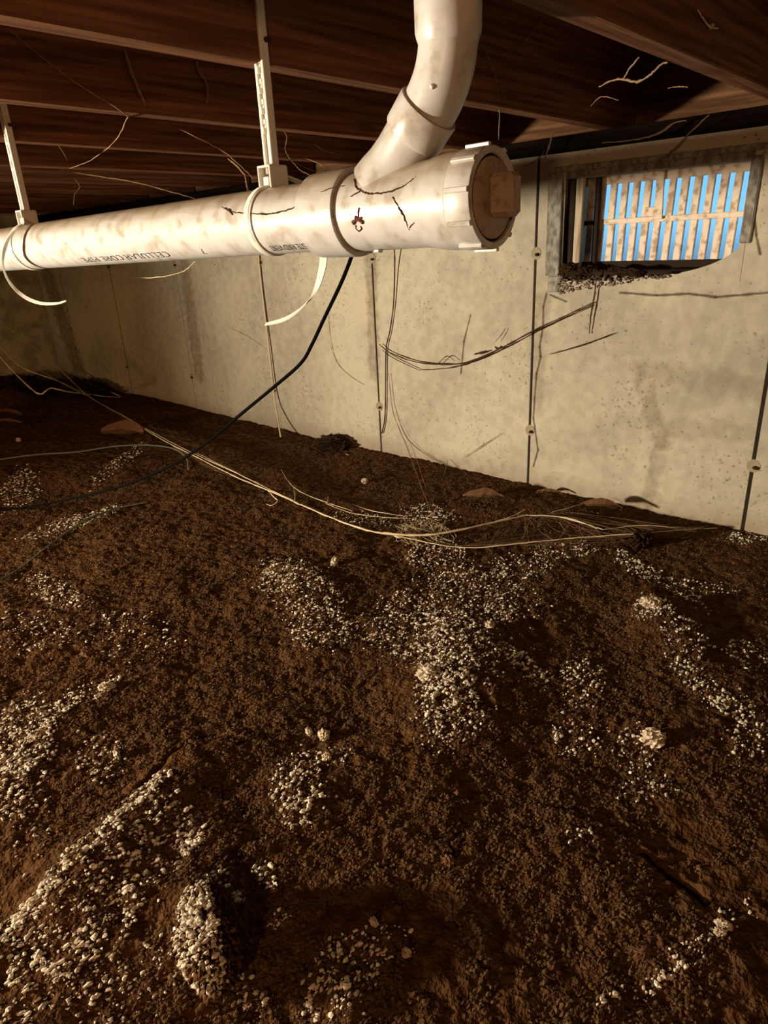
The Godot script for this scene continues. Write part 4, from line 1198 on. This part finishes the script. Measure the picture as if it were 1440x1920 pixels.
func litter() -> void:
	stone("large pale angular stone chip with a white lit edge, right of centre on the soil", Vector3(-0.27, 0, -0.855), Vector3(0.03, 0.03, 0.034), M.stone, 1.3)
	stone("small white stone, left of a close pair on the soil", Vector3(-0.7, 0, -0.544), Vector3(0.01, 0.013, 0.013), M.stone, 2.1)
	stone("rounder white stone, right of a close pair on the soil", Vector3(-0.673, 0, -0.552), Vector3(0.016, 0.018, 0.02), M.stone, 3.7)
	stone("small pale stone just below the close pair", Vector3(-0.629, 0, -0.517), Vector3(0.013, 0.012, 0.013), M.stone, 4.4)
	stone("single cream stone at the top of the large pale patch", Vector3(-0.633, 0, -0.959), Vector3(0.018, 0.014, 0.017), M.stone, 5.2)
	stone("thin white sliver of stone standing in the lower left soil", Vector3(-0.89, 0, -0.316), Vector3(0.009, 0.022, 0.016), M.stone, 6.6)
	stone("pale elongated lump at the upper end of a thin pale streak, left", Vector3(-1.074, 0, -0.392), Vector3(0.028, 0.016, 0.02), M.stone, 7.9)
	stone("pale upright pebble above the pale crumbs near the bottom edge", Vector3(-0.393, 0, -0.368), Vector3(0.008, 0.012, 0.009), M.stone, 8.3)
	stone("upper of two elongated pale stones near the lower right edge", Vector3(-0.095, 0, -0.612), Vector3(0.018, 0.01, 0.01), M.stone, 9.1)
	stone("lower of two elongated pale stones near the lower right edge", Vector3(-0.095, 0, -0.599), Vector3(0.012, 0.009, 0.009), M.stone, 10.7)
	stone("rough white crumbly lump lying by the foot of the upright cobweb", Vector3(-1.447, 0, -1.459), Vector3(0.022, 0.018, 0.02), M.stone, 11.9)
	stone("small pale stone low on the dark soil at the left edge below the leaves", Vector3(-2.891, 0, -0.945), Vector3(0.018, 0.018, 0.02), M.stone, 12.2)
	stone("pale three-cornered stone below the middle of the cobweb rope", Vector3(-1.095, 0, -0.983), Vector3(0.015, 0.022, 0.016), M.stone, 13.4)
	stone("cream lump at the left edge of the large pale patch", Vector3(-0.623, 0, -0.75), Vector3(0.032, 0.018, 0.03), M.stone, 14.8)
	stone("cream lump at the head of the right-hand pale streak", Vector3(-0.425, 0, -1.226), Vector3(0.04, 0.022, 0.032), M.stone, 15.5)
	stone("pale stone touching the bottom pale crumbs, beside a brown chip", Vector3(-0.342, 0, -0.365), Vector3(0.009, 0.011, 0.01), M.stone, 16.1)
	stone("reddish brown stone in the left soil above the pale streak", Vector3(-1.202, 0, -0.419), Vector3(0.022, 0.016, 0.022), M.brown_stone, 17.3, "brown stones in the soil")
	stone("flat brown stone chip right of centre near the bottom", Vector3(-0.378, 0, -0.489), Vector3(0.014, 0.01, 0.014), M.brown_stone, 18.9, "brown stones in the soil")
	stone("long brown stone chip at lower right, above the pale crumbs", Vector3(-0.15, 0, -0.53), Vector3(0.014, 0.009, 0.022), M.brown_stone, 19.3, "brown stones in the soil")
	stone("dark rounded stone low at the right wall foot under the web line", Vector3(-0.568, 0, -1.519), Vector3(0.07, 0.04, 0.05), M.dark_soil, 20.2, "brown stones in the soil")
	# the big clod, lower left
	var o := thing("soil_clod", "big rough soil clod with its lit side put into pale crumbs, near the bottom left", "clod")
	var st := begin()
	var at := on_soil(Vector3(-0.509, 0, -0.229), 0.016)
	var cb := Basis(Vector3.UP, -0.45)
	lump(st, at, Vector3(0.125, 0.062, 0.062), 0.3, 26, 0.3, cb, 4.2)
	obj("core", st, M.soil, o)
	var spots := []
	for k in 1500:
		var a := rng.randf() * TAU
		var el := rng.randf_range(-0.1, 1.4)
		var dirv := Vector3(cos(a) * cos(el), sin(el), sin(a) * cos(el))
		if dirv.z < -0.35 or rng.randf() < noise_b.get_noise_3dv(dirv * 0.5) * 2.0: continue
		spots.append([at + cb * (dirv * Vector3(0.06, 0.031, 0.031) * rng.randf_range(0.95, 1.12)), rng.randf_range(0.003, 0.0065), Color(0.78, 0.7, 0.56) * rng.randf_range(0.6, 1.05)])
	scatter("lit_tone_crust", spots, o)  # pale crumbs put the clod's lit side into its colour
	# dark clump at the wall foot and the heap in the far corner
	o = thing("dirt_clump", "dark brown dirt clump at the wall foot behind the upright cobwebs", "dirt clump")
	st = begin()
	lump(st, Vector3(-1.83, 0.02, -1.69), Vector3(0.12, 0.05, 0.09), 0.5, 12, 0.3, Basis.IDENTITY, 2.6)
	obj("core", st, M.dark_soil, o)
	o = thing("dirt_heap", "dark heap of loose dirt in the far left corner", "dirt heap")
	st = begin()
	lump(st, on_soil(Vector3(-4.041, 0, -1.332), 0.0), Vector3(0.5, 0.13, 0.34), 0.6, 20, 0.5, Basis.IDENTITY, 1.1)
	obj("core", st, M.dark_soil, o)
	st = begin()
	lump(st, on_soil(Vector3(-3.72, 0, -1.6), 0.005), Vector3(0.42, 0.09, 0.16), 0.6, 16, 0.5, Basis.IDENTITY, 5.3)
	obj("spill", st, M.dark_soil, o)
	o = thing("sill_dirt", "dark crumbly dirt and web lint heaped on the left of the vent sill", "dirt")
	st = begin()
	for k in 26:
		var f := rng.randf()
		lump(st, Vector3(-0.925 + f * 0.3, 0.618 + rng.randf_range(-0.006, 0.012) * (1.0 - f), WALL_Z - rng.randf_range(-0.004, 0.05)), Vector3(0.05, 0.03 * (1.2 - f), 0.034) * rng.randf_range(0.5, 1.0), 0.6, 6, 2.0, Basis.IDENTITY, k * 1.3)
	obj("core", st, M.dark_soil, o)
	spots = []
	for k in 260:
		var f := pow(rng.randf(), 1.6)
		spots.append([Vector3(-0.945 + f * 0.3, 0.612 - rng.randf() * 0.045 * (1.0 - f), WALL_Z + 0.001), rng.randf_range(0.004, 0.011), (Color(0.36, 0.31, 0.25) if rng.randf() < 0.6 else Color(0.1, 0.07, 0.05)) * rng.randf_range(0.7, 1.1)])
	scatter("crumb", spots, o)
	leaf("large curled tan leaf scrap standing on the soil at the left", Vector3(-2.652, 0, -1.265), Vector2(0.2, 0.1), 0.5, M.leaf, 0.3)
	leaf("flat orange-brown leaf at the left edge, upper of two", Vector3(-3.426, 0, -1.079), Vector2(0.2, 0.05), 0.6, M.leaf, 0.1)
	leaf("flat orange-brown leaf at the left edge, lower of two", Vector3(-3.209, 0, -1.008), Vector2(0.16, 0.035), 0.65, M.leaf, 0.2)
	leaf("tan leaf lying by the wall foot, left of the web sheet", Vector3(-1.045, 0, -1.538), Vector2(0.12, 0.06), 0.45, M.leaf, 0.12)
	leaf("arched brown leaf inside the web sheet at the right wall foot", Vector3(-0.721, 0, -1.62), Vector2(0.11, 0.05), 0.3, M.leaf, 0.1)
	leaf("small pale leaf on the dark bank right of the white crumbly lump", Vector3(-1.437, 0, -1.562), Vector2(0.05, 0.025), 1.0, M.leaf, -0.3)
	leaf("narrow tan leaf under the web sheet near the wall", Vector3(-0.913, 0, -1.69), Vector2(0.08, 0.022), 0.4, M.leaf, 0.1)

func crumbs() -> void:
	var lit_tone_crumbs := thing("lit_tone_patches", "pale cream crumbs in patches, the lit soil put into their colour", "lit_tone_crumbs", "")
	lit_tone_crumbs.set_meta("kind", "stuff")
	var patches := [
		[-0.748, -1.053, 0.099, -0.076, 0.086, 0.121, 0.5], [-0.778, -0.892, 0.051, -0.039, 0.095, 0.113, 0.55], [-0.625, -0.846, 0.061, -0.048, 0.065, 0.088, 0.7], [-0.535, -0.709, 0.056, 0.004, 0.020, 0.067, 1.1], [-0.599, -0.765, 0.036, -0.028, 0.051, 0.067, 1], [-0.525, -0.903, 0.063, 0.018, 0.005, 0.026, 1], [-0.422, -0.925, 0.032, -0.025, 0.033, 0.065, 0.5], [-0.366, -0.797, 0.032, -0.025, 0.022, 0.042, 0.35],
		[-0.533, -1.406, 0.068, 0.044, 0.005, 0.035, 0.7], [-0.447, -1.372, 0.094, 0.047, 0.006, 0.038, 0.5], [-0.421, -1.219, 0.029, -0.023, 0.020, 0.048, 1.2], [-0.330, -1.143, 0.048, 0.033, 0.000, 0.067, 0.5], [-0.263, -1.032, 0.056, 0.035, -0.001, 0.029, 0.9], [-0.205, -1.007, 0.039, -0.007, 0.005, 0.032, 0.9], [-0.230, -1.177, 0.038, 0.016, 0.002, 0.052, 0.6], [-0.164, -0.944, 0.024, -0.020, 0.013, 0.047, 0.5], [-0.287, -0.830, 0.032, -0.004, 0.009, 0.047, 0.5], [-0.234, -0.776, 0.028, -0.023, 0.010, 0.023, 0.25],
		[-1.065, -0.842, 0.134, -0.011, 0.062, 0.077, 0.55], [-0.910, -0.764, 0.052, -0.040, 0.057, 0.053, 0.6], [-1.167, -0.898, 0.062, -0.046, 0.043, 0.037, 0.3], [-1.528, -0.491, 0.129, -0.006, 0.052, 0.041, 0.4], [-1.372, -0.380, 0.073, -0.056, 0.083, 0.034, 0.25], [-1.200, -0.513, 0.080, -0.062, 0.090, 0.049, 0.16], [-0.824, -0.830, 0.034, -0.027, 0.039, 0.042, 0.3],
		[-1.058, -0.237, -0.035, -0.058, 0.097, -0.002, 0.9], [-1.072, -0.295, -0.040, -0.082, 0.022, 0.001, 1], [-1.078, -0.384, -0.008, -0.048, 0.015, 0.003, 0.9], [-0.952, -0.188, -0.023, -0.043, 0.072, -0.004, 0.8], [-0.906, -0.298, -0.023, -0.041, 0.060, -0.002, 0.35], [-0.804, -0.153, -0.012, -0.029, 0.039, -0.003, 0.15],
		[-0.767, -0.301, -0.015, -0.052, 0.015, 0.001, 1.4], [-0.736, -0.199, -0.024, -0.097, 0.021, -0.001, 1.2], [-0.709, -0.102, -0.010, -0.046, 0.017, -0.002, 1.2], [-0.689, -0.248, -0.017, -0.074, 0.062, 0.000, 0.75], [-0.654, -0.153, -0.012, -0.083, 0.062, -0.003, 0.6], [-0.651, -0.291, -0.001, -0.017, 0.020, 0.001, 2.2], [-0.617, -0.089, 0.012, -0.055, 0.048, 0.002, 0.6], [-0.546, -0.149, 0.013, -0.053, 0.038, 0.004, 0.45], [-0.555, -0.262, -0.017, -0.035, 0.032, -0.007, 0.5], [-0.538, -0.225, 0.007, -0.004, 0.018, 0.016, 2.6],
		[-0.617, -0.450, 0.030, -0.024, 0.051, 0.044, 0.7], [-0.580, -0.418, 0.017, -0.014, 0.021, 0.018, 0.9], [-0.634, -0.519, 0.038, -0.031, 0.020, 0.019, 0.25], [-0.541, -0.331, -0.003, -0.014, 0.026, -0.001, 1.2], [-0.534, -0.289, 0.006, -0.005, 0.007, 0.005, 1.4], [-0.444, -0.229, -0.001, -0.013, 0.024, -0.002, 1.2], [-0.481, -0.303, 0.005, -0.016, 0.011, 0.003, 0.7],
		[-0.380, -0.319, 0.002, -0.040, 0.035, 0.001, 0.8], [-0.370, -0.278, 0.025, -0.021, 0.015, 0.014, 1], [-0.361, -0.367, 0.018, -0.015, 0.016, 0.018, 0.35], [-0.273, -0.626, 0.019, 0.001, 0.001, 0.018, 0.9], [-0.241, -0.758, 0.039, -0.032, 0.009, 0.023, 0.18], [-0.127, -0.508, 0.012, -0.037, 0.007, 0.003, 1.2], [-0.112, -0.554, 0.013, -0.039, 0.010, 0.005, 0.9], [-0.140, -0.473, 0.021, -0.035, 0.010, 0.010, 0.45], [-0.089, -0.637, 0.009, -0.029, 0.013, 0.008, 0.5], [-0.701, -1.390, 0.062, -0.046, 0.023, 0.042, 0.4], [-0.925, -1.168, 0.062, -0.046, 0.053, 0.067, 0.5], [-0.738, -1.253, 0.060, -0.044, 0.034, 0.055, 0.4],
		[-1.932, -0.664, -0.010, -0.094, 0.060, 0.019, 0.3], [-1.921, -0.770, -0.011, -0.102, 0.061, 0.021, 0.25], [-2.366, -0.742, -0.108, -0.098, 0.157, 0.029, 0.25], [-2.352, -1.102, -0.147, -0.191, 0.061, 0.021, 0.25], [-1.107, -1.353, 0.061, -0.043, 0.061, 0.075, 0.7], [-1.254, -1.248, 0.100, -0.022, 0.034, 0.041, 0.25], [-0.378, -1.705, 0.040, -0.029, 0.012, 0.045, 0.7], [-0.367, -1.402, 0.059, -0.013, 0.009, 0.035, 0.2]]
	var spots := []
	for p in patches:
		var area := absf(p[2] * p[5] - p[3] * p[4]) * PI
		var size := 0.0042
		var n := int(minf(3000.0, area / (size * size) * 1.15 * p[6]))
		for k in n:
			var a := rng.randf() * TAU
			var r := sqrt(rng.randf()) * (1.0 if rng.randf() < 0.72 else rng.randf_range(0.9, 1.5))
			var u := cos(a) * r
			var v := sin(a) * r
			var x: float = p[0] + p[2] * u + p[4] * v
			var z: float = p[1] + p[3] * u + p[5] * v
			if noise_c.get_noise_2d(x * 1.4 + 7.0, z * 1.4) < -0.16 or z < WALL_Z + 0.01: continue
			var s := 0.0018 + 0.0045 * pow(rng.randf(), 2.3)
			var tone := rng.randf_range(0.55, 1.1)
			spots.append([Vector3(x, soil_height(x, z) + noise_c.get_noise_2d(x, z) * 0.0042 + s * 0.3, z), s, Color(0.82 * tone, 0.74 * tone, 0.59 * tone)])  # lit patches of the soil are put into the pale crumb colour
	scatter("lit_tone_crumbs", spots, lit_tone_crumbs)
	var dirt := thing("soil_crumbs", "brown soil crumbs covering the whole crawl space floor", "soil", "")
	dirt.set_meta("kind", "stuff")
	spots = []
	for k in 230000:
		# nearer ground gets more of them
		var d := 0.3 + 2.3 * pow(rng.randf(), 0.9)
		var ang := rng.randf_range(-0.62, 0.62) + 0.753
		var x := -sin(ang) * d
		var z := -cos(ang) * d
		if z < WALL_Z + 0.01: continue
		var dens := noise_b.get_noise_2d(x * 0.7 + 3.0, z * 0.7) + noise_c.get_noise_2d(x * 0.5, z * 0.5) * 0.6
		if dens < -0.3: continue
		var s := 0.0016 + 0.0042 * pow(rng.randf(), 2.8)
		var tone := rng.randf_range(0.6, 1.25)
		spots.append([Vector3(x, soil_height(x, z) + noise_c.get_noise_2d(x, z) * 0.0042 + noise_c.get_noise_2d(x * 2.3 + 40.0, z * 2.3) * 0.0022 + s * 0.05, z), s, Color(0.11 * tone, 0.063 * tone, 0.03 * tone)])
	scatter("crumb", spots, dirt)
